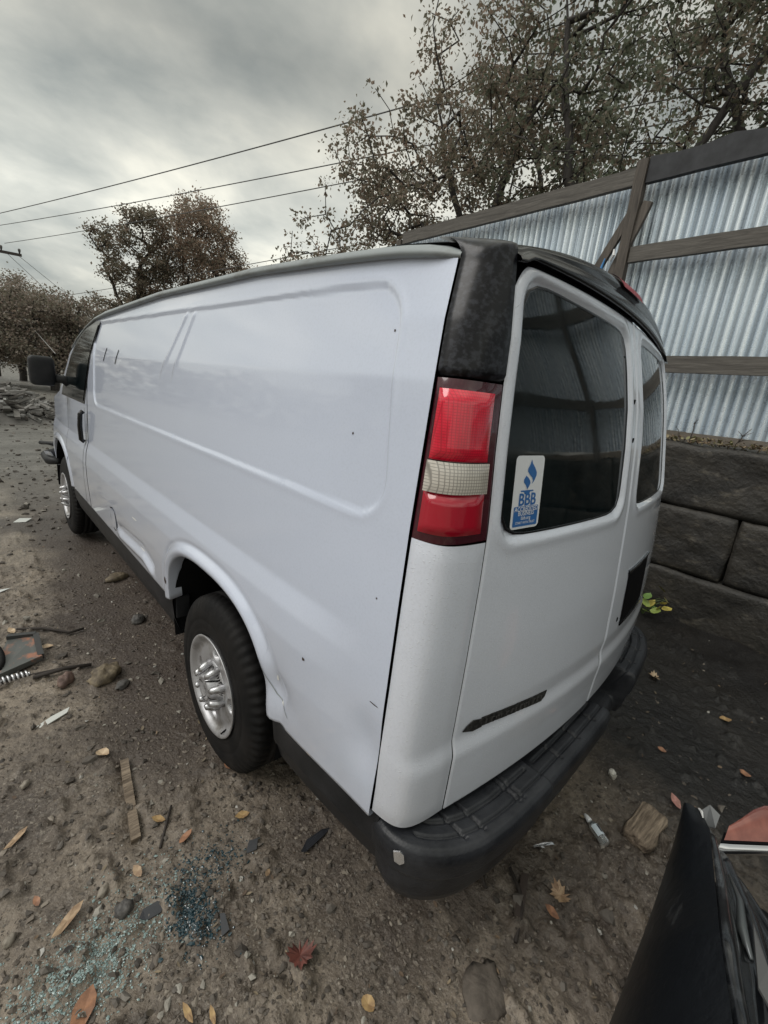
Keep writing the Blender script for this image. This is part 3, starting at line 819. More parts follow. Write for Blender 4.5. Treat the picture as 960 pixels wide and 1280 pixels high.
# rear doors
def zdt(x):
    ax = np.abs(x)
    return 1.968 - .022 * (ax / .75) ** 2 - .055 * np.clip((ax - .735) / .06, 0, 1) ** 2.2
def door_y(x, z, sg):
    y = yrear(x, z)
    y = y - .013 * sstep(.83, .77, z)
    ax = sg * x
    s = rr_sdf(ax, z, .085, .752, 1.368, 1.925 - .0 * ax, .055)
    y = y + .013 * sstep(.012, -.002, s) - .004 * np.exp(-((s - .022) / .014) ** 2)
    # turned edges
    e_ = np.minimum(np.minimum(ax - .006, XE - ax), np.minimum(zdt(x) - z, z - .60))
    y = y + .005 * (1 - np.clip(e_ / .006, 0, 1)) ** 2
    return y
doors = {}
for sg in (-1, 1):
    us = np.concatenate([np.linspace(.006, .02, 5), np.linspace(.03, .77, 110), np.linspace(.776, XE - .0005, 8)])
    tt = np.concatenate([np.linspace(0, .01, 4), np.linspace(.02, .98, 130), np.linspace(.985, 1, 5)])
    U, T = np.meshgrid(us, tt, indexing='ij')
    X = sg * U; Z = .602 + (zdt(X) - .602) * T
    d_ = sheet('rear_door', X, door_y(X, Z, sg), Z, M_WHITED, van, OFF, flip=sg > 0)
    doors[sg] = d_
    # glass pane in the opening
    G = []
    A = np.linspace(0, 2 * math.pi, 73)[:-1]
    cx_, cz_ = (.085 + .752) / 2, (1.368 + 1.925) / 2; hx, hz = (.752 - .085) / 2 - .004, (1.925 - 1.368) / 2 - .004
    rad = np.linspace(0, 1, 9)
    Xg = []; Zg = []
    for a in A:
        ca, sa = math.cos(a), math.sin(a)
        k = (abs(ca) ** 9 + abs(sa) ** 9) ** (-1 / 9)
        Xg.append(sg * (cx_ + hx * ca * k * rad)); Zg.append(cz_ + hz * sa * k * rad)
    Xg = np.array(Xg); Zg = np.array(Zg)
    gl = sheet('window', Xg, yrear(Xg, Zg) + .0095, Zg, M_GLASS, d_, OFF, closed=True, flip=sg < 0)
    # rubber seal round the glass
    k = (np.abs(np.cos(A)) ** 9 + np.abs(np.sin(A)) ** 9) ** (-1 / 9)
    sc_ = np.array([1.0, 1.012, 1.022])
    Xs = sg * (cx_ + hx * (np.cos(A) * k)[:, None] * sc_[None]); Zs = cz_ + hz * (np.sin(A) * k)[:, None] * sc_[None]
    sheet('window_seal', Xs, yrear(Xs, Zs) + np.array([.009, .007, .009])[None], Zs, M_CAPG, d_, OFF, closed=True, flip=sg < 0)

# licence plate recess (plate missing) on the right-hand door
xs = np.linspace(.145, .50, 14); zs = np.linspace(.905, 1.105, 8)
Xp, Zp = np.meshgrid(xs, zs, indexing='ij')
pr = sheet('plate_recess', Xp, door_y(Xp, Zp, 1) - .0025, Zp, M_BLACK, doors[1], OFF, flip=True)
mb = MB()
for (xa, xb, za, zb) in ((.139, .506, 1.105, 1.117), (.139, .506, .893, .905)):
    mb = MB()
    for q in range(8):
        x0 = xa + (xb - xa) * q / 8; x1 = xa + (xb - xa) * (q + 1) / 8
        y0 = float(door_y(np.array(x0), np.array(za), 1)); y1 = float(door_y(np.array(x1), np.array(za), 1))
        mb.add([(x0, y0 - .006, za), (x1, y1 - .006, za), (x1, y1 - .006, zb), (x0, y0 - .006, zb), (x0, y0 + .004, za), (x1, y1 + .004, za), (x1, y1 + .004, zb), (x0, y0 + .004, zb)],
               [(0, 1, 2, 3), (0, 4, 5, 1), (3, 2, 6, 7)])
    mb.build('recess_rim', M_CAPG, pr, OFF)

# torn badge residue
def rear_poly(mb_, pts, lift):
    mb_.ngon([(x, float(door_y(np.array(x), np.array(z), -1)) - lift, z) for x, z in pts], .002, (0, -1, 0))
bx0, bz0, bx1, bz1 = -.770, .852, -.400, .818
def bp_(u, v): return (bx0 + (bx1 - bx0) * u, bz0 + (bz1 - bz0) * u + v)
mb = MB()
N_ = 16
for q in range(N_):
    u0, u1 = .18 + .80 * q / N_, .18 + .80 * (q + 1) / N_
    rear_poly(mb, [bp_(u0, -.014 + .002 * random.random()), bp_(u1, -.014 + (.010 if q == N_ - 1 else 0)), bp_(u1 + (.02 if q == N_ - 1 else 0), .016), bp_(u0, .015 + .002 * random.random())], .0025)
rear_poly(mb, [bp_(0, -.010), bp_(.10, -.019), bp_(.19, -.015), bp_(.18, .012), bp_(.09, .017), bp_(.03, .004)], .004)
M_BADGE = mat('badge_residue', (.03, .028, .027), .55)
noise_mix(M_BADGE, (.006, .006, .006), (.05, .048, .046), 110, .45, .62, 4)
badge = mb.build('badge_strip', M_BADGE, doors[-1], OFF)
mb = MB()
for q in range(13):
    u = .22 + .057 * q; h_ = random.uniform(.004, .008); lx = random.choice([-.01, .0, .012])
    rear_poly(mb, [bp_(u, -h_), bp_(u + .014, -h_), bp_(u + .014 + lx, h_), bp_(u + lx, h_)], .0055)
    if q % 3: rear_poly(mb, [bp_(u + .014, h_ - .003), bp_(u + .036, h_ - .003), bp_(u + .036, h_), bp_(u + .014, h_)], .0055)
M_BADGE2 = mat('dull_chrome_residue', (.085, .083, .08), .4, .4)
mb.build('letter_remnant', M_BADGE2, badge, OFF)
# small marks on the doors
mb = MB()
for x, z in ((.10, .93), (-.10, 1.845), (-.045, 1.72), (-.04, 1.60)):
    mb = MB()
    sgx = 1 if x > 0 else -1
    y = float(door_y(np.array(x), np.array(z), sgx)) - .003
    mb.ngon([(x - .005, y, z - .008), (x + .004, y, z - .006), (x + .005, y, z + .007), (x - .003, y, z + .008)], .003, (0, -1, 0)); mb.build('door_stopper', M_BLACK, doors[sgx], OFF)

# sticker on the left glass (flat print)
M_STW = mat('sticker_white', (.78, .80, .84), .35)
M_STB = mat('sticker_blue', (.035, .15, .42), .35)
SX0, SX1, SZ0, SZ1 = -.712, -.598, 1.384, 1.560
def stp(u, v, lift=.0):  # u 0..1 right, v 0..1 up
    x = SX0 + (SX1 - SX0) * u; z = SZ0 + (SZ1 - SZ0) * v
    return (x, float(yrear(np.array(x), np.array(z))) + .0095 - .0010 - lift, z)
def st_round(u0, v0, u1, v1, r, asp):
    P = []
    for cu, cv, a0 in ((u1 - r, v1 - r * asp, 0), (u0 + r, v1 - r * asp, 90), (u0 + r, v0 + r * asp, 180), (u1 - r, v0 + r * asp, 270)):
        for k in range(5):
            a = R(a0 + 22.5 * k); P.append((cu + r * math.cos(a), cv + r * asp * math.sin(a)))
    return P
asp = (SX1 - SX0) / (SZ1 - SZ0)
mb = MB(); mb.ngon([stp(*p_) for p_ in st_round(0, 0, 1, 1, .10, asp)], .0004, (0, -1, 0))
st = mb.build('window_sticker', M_STW, doors[-1], OFF)
mb = MB()
mb.ngon([stp(*p_, .0006) for p_ in st_round(.07, .035, .93, .315, .03, asp)])
fl = [(.52, .95), (.56, .90), (.66, .84), (.74, .775), (.74, .73), (.69, .67), (.62, .625), (.60, .62), (.63, .66), (.60, .70), (.50, .745), (.42, .79), (.42, .83), (.48, .88)]
mb.ngon([stp(a, b_, .0006) for a, b_ in fl])
fl2 = [(.38, .735), (.47, .70), (.53, .665), (.55, .63), (.51, .585), (.46, .545), (.45, .555), (.40, .60), (.32, .645), (.31, .68)]
mb.ngon([stp(a, b_, .0006) for a, b_ in fl2])
mb.ngon([stp(a, b_, .0006) for a, b_ in [(.24, .535), (.68, .535), (.69, .517), (.57, .512), (.55, .48), (.38, .48), (.36, .512), (.25, .517)]])
mb.build('sticker_emblem', M_STB, st, OFF)
def text_mesh(name, body, size, u, v, m, parent, lift=.0009, bold=.0):
    cu = bpy.data.curves.new('t_' + name, 'FONT'); cu.body = body; cu.size = 1; cu.align_x = 'CENTER'; cu.align_y = 'CENTER'; cu.offset = bold; cu.resolution_u = 3
    to = bpy.data.objects.new('tmp', cu); COL.objects.link(to)
    dg = bpy.context.evaluated_depsgraph_get(); me = bpy.data.meshes.new_from_object(to.evaluated_get(dg))
    bpy.data.objects.remove(to)
    wd = SX1 - SX0; ht = SZ1 - SZ0
    V = []
    for vv in me.vertices:
        V.append(stp(u + vv.co.x * size / wd, v + vv.co.y * size / ht, lift))
    F = [list(p_.vertices) for p_ in me.polygons]
    bpy.data.meshes.remove(me)
    return obj(name, V, F, m, parent, OFF)
text_mesh('lettering', 'BBB', .042, .50, .40, M_STB, st, bold=.02)
text_mesh('lettering', 'ACCREDITED', .0155, .50, .275, M_STW, st, .0013, .01)
text_mesh('lettering', 'BUSINESS', .0155, .50, .215, M_STW, st, .0013, .01)
text_mesh('lettering', 'bbb.org', .0125, .50, .150, M_STW, st, .0013, .01)
text_mesh('lettering', 'START WITH TRUST', .0085, .50, .085, M_STW, st, .0013, .01)

# black cap across the top of the doors
xs = np.linspace(-.80, .88, 70); tt = np.linspace(0, 1, 18)
Xc, Tc = np.meshgrid(xs, tt, indexing='ij')
zb = zdt(np.clip(Xc, -.79, .79)) + .012 + .03 * np.clip((np.abs(Xc) - .74) / .06, 0, 1) ** 2
zt = 2.085 - .105 * (np.abs(Xc) / .80) ** 2.2
yb_ = yrear(Xc, zb) - .014; ye_ = np.full_like(Xc, .235) + .06 * sstep(.2, .88, Xc)
P1z = zt + .008; P1y = yb_ + .015
Yc = (1 - Tc) ** 2 * yb_ + 2 * Tc * (1 - Tc) * P1y + Tc ** 2 * ye_
Zc = (1 - Tc) ** 2 * zb + 2 * Tc * (1 - Tc) * P1z + Tc ** 2 * zt
Yc = Yc + .010 * np.exp(-((Tc - .22) / .05) ** 2)     # parting groove
Yc = np.concatenate([Yc[:, :1] + .03, Yc], 1); Zc = np.concatenate([Zc[:, :1] + .004, Zc], 1); Xc = np.concatenate([Xc[:, :1], Xc], 1)
topcap = sheet('top_cap', Xc, Yc, Zc, M_CAPG, van, OFF)
# high brake lamp set in the cap
xs = np.linspace(-.175, .06, 14); tt = np.linspace(.30, .72, 7)
Xk, Tk = np.meshgrid(xs, tt, indexing='ij')
zb = zdt(Xk) + .012; zt = 2.085 - .105 * (np.abs(Xk) / .8) ** 2.2
yb_ = yrear(Xk, zb) - .014; P1y = yb_ + .015
Yk = (1 - Tk) ** 2 * yb_ + 2 * Tk * (1 - Tk) * P1y + Tk ** 2 * (.235 + .06 * sstep(.2, .88, Xk)) - .006
Zk = (1 - Tk) ** 2 * zb + 2 * Tk * (1 - Tk) * (zt + .008) + Tk ** 2 * zt + .002
M_RED3 = mat('brake_lens', (.30, .006, .02), .35, Specular_IOR_Level=.3)
sheet('brake_lamp', Xk, Yk, Zk, M_RED3, topcap, OFF)
mb = MB(); mb.tube([(-.62, .26, 2.02), (-.62, .26, 2.045), (-.615, .26, 2.05)], [.016, .014, .004], 8); mb.build('clearance_lamp', mat('amber_lens', (.35, .10, .04), .3), topcap, OFF)

# rear bumper
def plan(u):
    """outer edge of the bumper, u in 0..1 from the left tip to the right tip"""
    P = np.array([(-.930, .185), (-.955, .155), (-.962, .10), (-.950, .045), (-.915, -.005), (-.86, -.048), (-.78, -.082), (-.66, -.102), (-.46, -.110), (-.2, -.112), (.05, -.106), (.3, -.09), (.52, -.07), (.72, -.04), (.84, .00), (.92, .05), (.955, .12), (.95, .20), (.93, .26)])
    d = np.concatenate([[0], np.cumsum(np.hypot(*np.diff(P, axis=0).T))]); d /= d[-1]
    for _ in range(1):
        pass
    return np.interp(u, d, P[:, 0]), np.interp(u, d, P[:, 1])
nu, nv = 520, 120
uu = np.linspace(0, 1, nu)
pxo, pyo = plan(uu)
for _ in range(60):
    pxo[1:-1] = (pxo[:-2] + 2 * pxo[1:-1] + pxo[2:]) / 4; pyo[1:-1] = (pyo[:-2] + 2 * pyo[1:-1] + pyo[2:]) / 4
tx = np.gradient(pxo); ty = np.gradient(pyo); ln = np.hypot(tx, ty); nx_, ny_ = ty / ln, -tx / ln
# section: (inset from the outer edge, height)
sec = np.array([(.19, .580), (.10, .588), (.035, .590), (.016, .588), (.006, .580), (.001, .566), (.0, .55), (.004, .50), (.016, .492), (.020, .45), (.026, .41), (.04, .375), (.075, .362), (.12, .36)])
sdist = np.concatenate([[0], np.cumsum(np.hypot(*np.diff(sec, axis=0).T))]); sdist /= sdist[-1]
vv = np.linspace(0, 1, nv)
ins = np.interp(vv, sdist, sec[:, 0]); hz_ = np.interp(vv, sdist, sec[:, 1])
X = pxo[:, None] - nx_[:, None] * ins[None]; Y = pyo[:, None] - ny_[:, None] * ins[None]; Z = np.repeat(hz_[None], nu, 0)
topm = sstep(.0, .05, .20 - ins)[None] * (Z > .565)
xx = X
step_mid = sstep(-.450, -.438, xx) * sstep(.10, .09, xx)
notch = sstep(.09, .11, xx) * sstep(.40, .38, xx)
Zd = -.026 * step_mid - .14 * notch * sstep(.36, .5, Z)
Z = Z + Zd
front_in = .012 * step_mid + .06 * notch
X = X - nx_[:, None] * front_in; Y = Y - ny_[:, None] * front_in
# tread blocks pressed in the top
INS = np.repeat(ins[None], nu, 0)
def gro(c_, wd, v): return np.exp(-((v - c_) / wd) ** 2)
g1 = gro(.088, .004, INS) * ((xx > -.86) & (xx < -.47)) + gro(.085, .004, INS) * ((xx > -.40) & (xx < .06)) + gro(.085, .004, INS) * ((xx > .44) & (xx < .85))
g2 = sum(gro(c_, .004, xx) for c_ in (-.80, -.74, -.585, -.565, -.30, -.16, -.02, .5, .65, .8)) * (INS > .03) * (INS < .15)
g3 = gro(.045, .003, INS) * (np.abs(xx) < .9) * (notch < .5)
Z = Z - .009 * np.clip(g1 + g2 + g3, 0, 1) * (hz_[None] > .57) * 1.3
bmp = sheet('rear_bumper', X, Y, Z, M_BUMP, van, OFF, flip=True)
mb = MB()
for (x, y, z, a) in ((-.955, .055, .555, .0),):
    P = [(x - .006, y + .010, z + .014), (x + .004, y - .004, z + .018), (x + .010, y - .012, z + .010), (x + .011, y - .016, z - .012), (x + .004, y - .008, z - .020), (x - .005, y + .004, z - .012)]
    mb.ngon(P, .004, (-.7, -.7, 0))
M_BARE_HL = mat('bare_metal_and_highlight', (.72, .72, .74), .25, .8)
mb.build('highlight_patch', M_BARE_HL, bmp, OFF)  # bright patch standing in for the highlight on the bumper corner
# tow hitch bar and underside
mb = MB(); mb.box((0, .25, .36), (.62, .04, .03)); mb.build('hitch_bar', M_LINER, van, OFF)
mb = MB(); mb.box((0, .2, .31), (.035, .14, .035)); mb.build('hitch_receiver', M_LINER, van, OFF)
mb = MB(); mb.tube([(.35, .9, .36), (.40, .3, .33), (.42, .1, .31)], .03, 10); mb.build('exhaust_pipe', M_LINER, van, OFF)
for y_ in (1.145, 4.575):
    mb = MB(); mb.tube([(-.75, y_, .385), (.75, y_, .385)], .045, 10); mb.build('axle', M_LINER, van, OFF)
mb = MB(); mb.box((0, 1.145, .385), (.16, .15, .15)); mb.build('differential', M_LINER, van, OFF)
# broken front bumper corner hanging at the far end
mb = MB()
mb.tube([(-.93, 5.05, .80), (-1.0, 5.25, .79), (-1.04, 5.42, .77)], [.03, .018, .022], 8); mb.build('broken_bracket', M_PLAST, van, OFF, True); mb = MB()
mb.tube([(-.95, 5.0, .64), (-1.00, 5.2, .62), (-1.01, 5.36, .64), (-.8, 5.52, .66), (0, 5.6, .62)], [.03, .05, .055, .07, .08], 10)
mb.build('front_bumper', M_PLAST, van, OFF, True)
mb = MB(); mb.ngon([(-1.02, 5.0, .74), (-1.04, 5.25, .71), (-1.03, 5.2, .68), (-1.0, 5.0, .70)], .01, (-1, 0, 0)); mb.build('torn_trim', M_WHITE, van, OFF)

# wheels: lathed round local X
def lathe(prof, n=72, x_sign=-1):
    A = np.linspace(0, 2 * math.pi, n + 1)[:-1]
    prof = np.array(prof)
    X = np.repeat((x_sign * prof[:, 0])[None], n, 0); r_ = prof[:, 1]
    return X, np.cos(A)[:, None] * r_[None], np.sin(A)[:, None] * r_[None], A
WC = (-.85, 1.145, .385)     # centre; local +x' = outward (towards -X)
rimp = [(.06, .205), (.10, .203), (.118, .212), (.128, .222), (.131, .221), (.131, .214), (.126, .206), (.120, .200), (.113, .195), (.108, .189), (.106, .183)] + [(.104 + .006 * math.sin((i) / 22 * math.pi), .180 - .0043 * (i + 1)) for i in range(22)] + [(.100, .08), (.095, .06), (.095, .0)]
Xr_, Yr_, Zr_, A_ = lathe(rimp, 288)
rr_ = np.hypot(Yr_, Zr_)
midx = []
hole = np.zeros_like(Xr_)
for k in range(4):
    a0 = R(95 + 90 * k)
    ang = (A_[:, None] - a0 + math.pi) % (2 * math.pi) - math.pi
    dd = np.maximum(np.abs(ang) * rr_ / (.030 + .10 * (rr_ - .14)), np.abs(rr_ - .147) / .020)
    dd = ((np.abs(ang) * rr_ / (.022 + .30 * np.maximum(rr_ - .13, 0))) ** 2.4 + (np.abs(rr_ - .152) / .021) ** 2.4) ** (1 / 2.4)
    hole = np.maximum(hole, sstep(1.15, .85, dd))
Xr_ = Xr_ + .04 * hole - .004 * np.clip(hole * (1 - hole) * 4, 0, 1)
F = gridfaces(288, len(rimp), True)
fh = hole.reshape(-1)[F].mean(1) > .55
wheel = obj('wheel', np.stack([Xr_, Yr_, Zr_], -1).reshape(-1, 3), F, None, van, (0, 0, 0), True, [M_STEEL, M_HOLE], fh.astype(int))
wheel.location = (WC[0] - OFF[0], WC[1] - OFF[1], WC[2])
tp = [(-.10, .205), (-.112, .25), (-.120, .31), (-.112, .352), (-.098, .374), (-.085, .381), (-.05, .385), (-.047, .375), (-.040, .375), (-.037, .385), (0, .386), (.003, .376), (.009, .376), (.012, .386), (.037, .385), (.040, .375), (.047, .375), (.05, .385), (.085, .381), (.092, .378), (.098, .374), (.108, .360), (.112, .352), (.118, .335), (.122, .31), (.1235, .29), (.1215, .285), (.1235, .28), (.122, .25), (.121, .245), (.1225, .24), (.120, .225), (.112, .208), (.10, .203)]
Xt, Yt, Zt_, At = lathe(tp, 240)
rt = np.hypot(Yt, Zt_)
ax_ = np.abs(Xt)
# shoulder blocks and a sidewall bead
sh = ((np.arange(240) % 4) < 2)[:, None] * (ax_ > .080) * (ax_ < .116) * (rt > .345)
k = 1 - .020 * sh
Yt, Zt_ = Yt * k, Zt_ * k
flat = Zt_ < -.372
tyre = sheet('tyre', Xt, Yt, Zt_, M_TYRE, wheel, closed=True, smooth=True)
mb = MB()
M_LUG = mat('lug_cover_steel', (.5, .5, .51), .3, .8); noise_mix(M_LUG, (.22, .21, .20), (.58, .58, .60), 30, .3, .55, 5)
Xc_, Yc_, Zc_, _a = lathe([(.098, .108), (.108, .106), (.112, .096), (.114, .082), (.130, .064), (.148, .058), (.156, .052), (.158, .046), (.152, .042), (.148, .03), (.151, .012), (.151, .0)], 48)
mb.add(np.stack([Xc_, Yc_, Zc_], -1).reshape(-1, 3), gridfaces(48, 11, True).tolist())
mb.build('hub_cap', M_STEEL, wheel, smooth=True)
for k in range(8):
    a = 2 * math.pi * (k + .5) / 8
    mb = MB(); c_, s_ = math.cos(a), math.sin(a)
    mb.tube([(-.100, .097 * c_, .097 * s_), (-.132, .090 * c_, .090 * s_), (-.154, .080 * c_, .080 * s_), (-.160, .070 * c_, .070 * s_)], [.0175, .0165, .0145, .008], 10)
    mb.build('lug_nut', M_LUG, wheel, smooth=True)
mb = MB(); mb.tube([(-.11, -.12, -.15), (-.135, -.125, -.155)], .004, 6); mb.build('valve_stem', M_BLACK, wheel)
def copy_tree(o_, parent):
    c_ = o_.copy(); COL.objects.link(c_); c_.parent = parent
    for ch in list(o_.children): copy_tree(ch, c_)
    return c_
w2 = copy_tree(wheel, van); w2.location = (WC[0], 4.575 - OFF[1], WC[2]); w2.rotation_euler = (R(33), 0, 0)
w3 = copy_tree(wheel, van); w3.location = (-WC[0], 1.145 - OFF[1], WC[2]); w3.rotation_euler = (0, 0, math.pi)
w4 = copy_tree(wheel, van); w4.location = (-WC[0], 4.575 - OFF[1], WC[2]); w4.rotation_euler = (R(50), 0, math.pi)

# ------------------------------------------------------------------ fence on a block wall
FR = -math.atan(.04)
def flocal(x, y, z):  # fence local to world
    c_, s_ = math.cos(FR), math.sin(FR)
    return (2.75 + c_ * x - s_ * y, s_ * x + c_ * y, z)
wall = empty('retaining_wall', (2.75, 0, 0), FR)
tag(wall, 'wet dark retaining wall of big stacked concrete blocks under the metal fence', 'wall')
def block_mesh(ln, ht, seed, res=60):
    """a cast block: rounded, dented box open at the back"""
    ny, nz = res, max(6, int(res * ht / ln)); dp = .58
    ys = np.linspace(-ln / 2, ln / 2, ny); zs = np.linspace(-ht / 2, ht / 2, nz)
    Y, Z = np.meshgrid(ys, zs, indexing='ij')
    e_ = np.minimum(ln / 2 - np.abs(Y), ht / 2 - np.abs(Z))
    X = .018 * (1 - np.clip(e_ / .03, 0, 1)) ** 2 + .045 * (fbm(Y * 2.3 + seed, Z * 2.3, 4, seed) - .5) + .022 * (fbm(Y * 12 + seed, Z * 12, 3, seed + 5) - .5)
    Y = Y + .032 * (vn(Z * 7 + seed, Z * 0 + 1.5, seed) - .5) * (np.abs(Y) > ln / 2 - .02); Z = Z + .034 * (vn(Y * 5 + seed, Y * 0 + .5, seed + 2) - .5) * (np.abs(Z) > ht / 2 - .02)
    # wrap: add back rows
    X = np.concatenate([np.full((1, nz), dp), X, np.full((1, nz), dp)], 0); Y = np.concatenate([Y[:1], Y, Y[-1:]], 0); Z = np.concatenate([Z[:1], Z, Z[-1:]], 0)
    X = np.concatenate([np.full((ny + 2, 1), dp), X, np.full((ny + 2, 1), dp)], 1); Y = np.concatenate([Y[:, :1], Y, Y[:, -1:]], 1); Z = np.concatenate([Z[:, :1], Z, Z[:, -1:]], 1)
    return X, Y, Z
BL = 1.82
meshes = {}
for row, (z0, z1, yo) in enumerate(((.99, 1.515, .90), (.432, .978, -.03), (-.20, .422, .90))):
    for i in range(-4, 9):
        key = (row, i % 4)
        if key not in meshes:
            X, Y, Z = block_mesh(BL - .018, z1 - z0, row * 10 + (i % 4) * 3 + 1)
            o_ = sheet('concrete_block', X, Y, Z, M_CONC, wall, flip=True)
            meshes[key] = o_.data
        else:
            o_ = bpy.data.objects.new('concrete_block', meshes[key]); COL.objects.link(o_); o_.parent = wall
        o_.location = (random.uniform(-.008, .014) + (.0 if row else .012), yo + BL * (i + .5) * 1.0 - (0 if row == 1 else BL), (z0 + z1) / 2)
        o_.rotation_euler = (0, 0, random.uniform(-.006, .006))
fence = empty('metal_fence', flocal(.12, 0, 1.55), FR)
tag(fence, 'tall corrugated metal fence with weathered wooden rails on the block wall', 'fence')
FO = (0, 0, 1.55)
def fl(x, y, z): return (x - .12, y, z - 1.55)
# sheets
NP = 10; PITCH_ = .068; SW = NP * PITCH_
def sheet_mesh(seed):
    nn = NP * 10 + 1
    ys = np.linspace(0, SW + .012, nn); zs = np.array([1.615, 2.1, 2.6, 3.1, 3.66]) - 1.55
    Y, Z = np.meshgrid(ys, zs, indexing='ij')
    ph = np.cos(Y / PITCH_ * 2 * math.pi)
    am = .0145 * (1 + .12 * (vn(Y * 9 + seed, Z * 2, seed) - .5) * 2)
    X = -am * np.sign(ph) * np.abs(ph) ** .8 + .004 * (fbm(Y * 1.5 + seed, Z * 1.5, 2, seed) - .5)
    return X, Y, Z
ms = []
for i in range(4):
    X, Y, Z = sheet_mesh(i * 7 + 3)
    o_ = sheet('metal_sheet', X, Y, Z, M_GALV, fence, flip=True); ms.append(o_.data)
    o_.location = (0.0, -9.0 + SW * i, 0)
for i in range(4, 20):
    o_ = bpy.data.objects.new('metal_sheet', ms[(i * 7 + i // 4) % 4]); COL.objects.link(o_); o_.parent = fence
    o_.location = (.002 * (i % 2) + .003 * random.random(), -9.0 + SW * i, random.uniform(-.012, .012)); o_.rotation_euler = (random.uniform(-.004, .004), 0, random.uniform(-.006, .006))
# rails: boards between posts
def board(name, a, b_, wd, dp, m, seed, parent=fence, ragged=False):
    """a board along local y from a to b (x, y, z): gently warped box"""
    n_ = 14; a = np.array(a, float); b_ = np.array(b_, float)
    t_ = np.linspace(0, 1, n_)
    P = a + (b_ - a) * t_[:, None]
    d = (b_ - a) / np.linalg.norm(b_ - a)
    up = np.array([0, 0, 1.]) if abs(d[2]) < .8 else np.array([0, 1., 0]); s_ = np.array([1., 0, 0]); up = up - d * (up @ d); up /= np.linalg.norm(up)
    V = []
    for k, p_ in enumerate(P):
        wob = .006 * (vn(np.array([t_[k] * 4 + seed]), np.array([seed * 1.7]), 3)[0] - .5); e1 = .005 * (random.random() - .5); e2 = (.045 * (random.random()) if ragged else .005 * (random.random() - .5))
        for sx_, su in ((-1, -1), (1, -1), (1, 1), (-1, 1)):
            V.append(p_ + s_ * sx_ * dp / 2 + up * (su * wd / 2 + wob + (e2 if su > 0 else e1)))
    F = []
    for k in range(n_ - 1):
        for q in range(4):
            F.append((k * 4 + q, k * 4 + (q + 1) % 4, k * 4 + 4 + (q + 1) % 4, k * 4 + 4 + q))
    F.append((3, 2, 1, 0)); F.append(tuple((n_ - 1) * 4 + q for q in range(4)))
    return obj(name, V, F, m, parent)
posts = [1.33 + 2.55 * k for k in range(-4, 1)] + [4.32]
for i, py_ in enumerate(posts):
    b0 = board('fence_post', fl(-.045, py_, 1.50), fl(-.045, py_, 3.75 if py_ < 4 else 3.62), .085, .075, M_WOODV, i)
    if i < len(posts) - 1:
        nx = posts[i + 1]
        g_ = .048
        board('fence_rail', fl(-.035, py_ + g_, 2.138), fl(-.035, nx - g_, 2.138), .132, .045, M_WOOD, i * 3 + 1)
        if py_ < 1.3 or py_ > 1.4: board('fence_rail', fl(-.035, py_ + g_, 3.035), fl(-.035, nx - g_, 3.035), .122, .045, M_WOOD, i * 3 + 2)
        if nx <= 1.34:
            r_ = board('top_board', fl(-.035, py_ + g_, 3.645), fl(-.035, nx - g_, 3.645), .150, .05, M_TAR, i, ragged=True); r_['label'] = 'black tarred top board with ragged upper edge'
        else:
            r_ = board('top_board', fl(-.035, py_ + g_, 3.640), fl(-.035, nx - g_, 3.640), .135, .05, M_WOOD, i * 3); r_['label'] = 'bare grey brown top board'
# two loose boards leaning at the post
for nm, a, b_, lb in (('leaning_board', (-.13, 1.33, 3.42), (-.20, 1.95, 2.10), 'grey brown board leaning against the fence post, the farther of two'), ('leaning_board', (-.155, 1.22, 3.43), (-.22, 1.66, 2.02), 'dark board leaning against the fence post, the nearer of two')):
    o_ = board(nm, a, b_, .075, .038, M_WOODV, 5, None); o_.parent = None
    o_.data.transform(Matrix.Translation((0, 0, 0)))
    o_.location = (2.75 + .12, 0, 0); o_.rotation_euler = (0, 0, FR)
    tag(o_, lb, 'board', 'boards leaning on the fence')
mb = MB()
pts = [flocal(-.09, 1.47 + .02 * math.sin(k), 3.02 - .07 * k) for k in range(7)]
mb.tube(pts, [.006, .012, .016, .02, .022, .02, .012], 6)
tag(mb.build('blue_strap', mat('blue_plastic', (.05, .22, .50), .45)), 'blue plastic strap hanging beside the leaning boards', 'strap')
mb = MB(); mb.tube([flocal(-.10, 1.40, 3.08), flocal(-.11, 1.39, 3.03), flocal(-.10, 1.42, 2.99)], [.008, .016, .006], 6)
tag(mb.build('white_clip', mat('white_plastic', (.7, .7, .7), .5)), 'small white plastic clip caught between the leaning boards', 'clip')
# embankment behind the wall
xs = np.concatenate([[.50, .58], np.linspace(.7, 30, 40)]); ys = np.concatenate([[-8.3], np.linspace(-8.2, 15.6, 60), [16.4, 18.5]])
X, Y = np.meshgrid(xs, ys, indexing='ij')
Z = 1.44 + .06 * fbm(X, Y, 3, 2) + .02 * X
Z[0, :] = 1.3
Z[:, 0] = -.2; Z[:, -1] = -.2; Z[:, -2] *= .6; Z[-1, :] = -.2
c_, s_ = math.cos(FR), math.sin(FR)
M_BANK = mat('leaf_litter_bank', (.07, .055, .04), .9); noise_mix(M_BANK, (.03, .025, .02), (.14, .10, .065), 9, .35, .7, 9)
o_ = sheet('embankment', 2.75 + c_ * X - s_ * Y, s_ * X + c_ * Y, Z, M_BANK); o_['kind'] = 'structure'
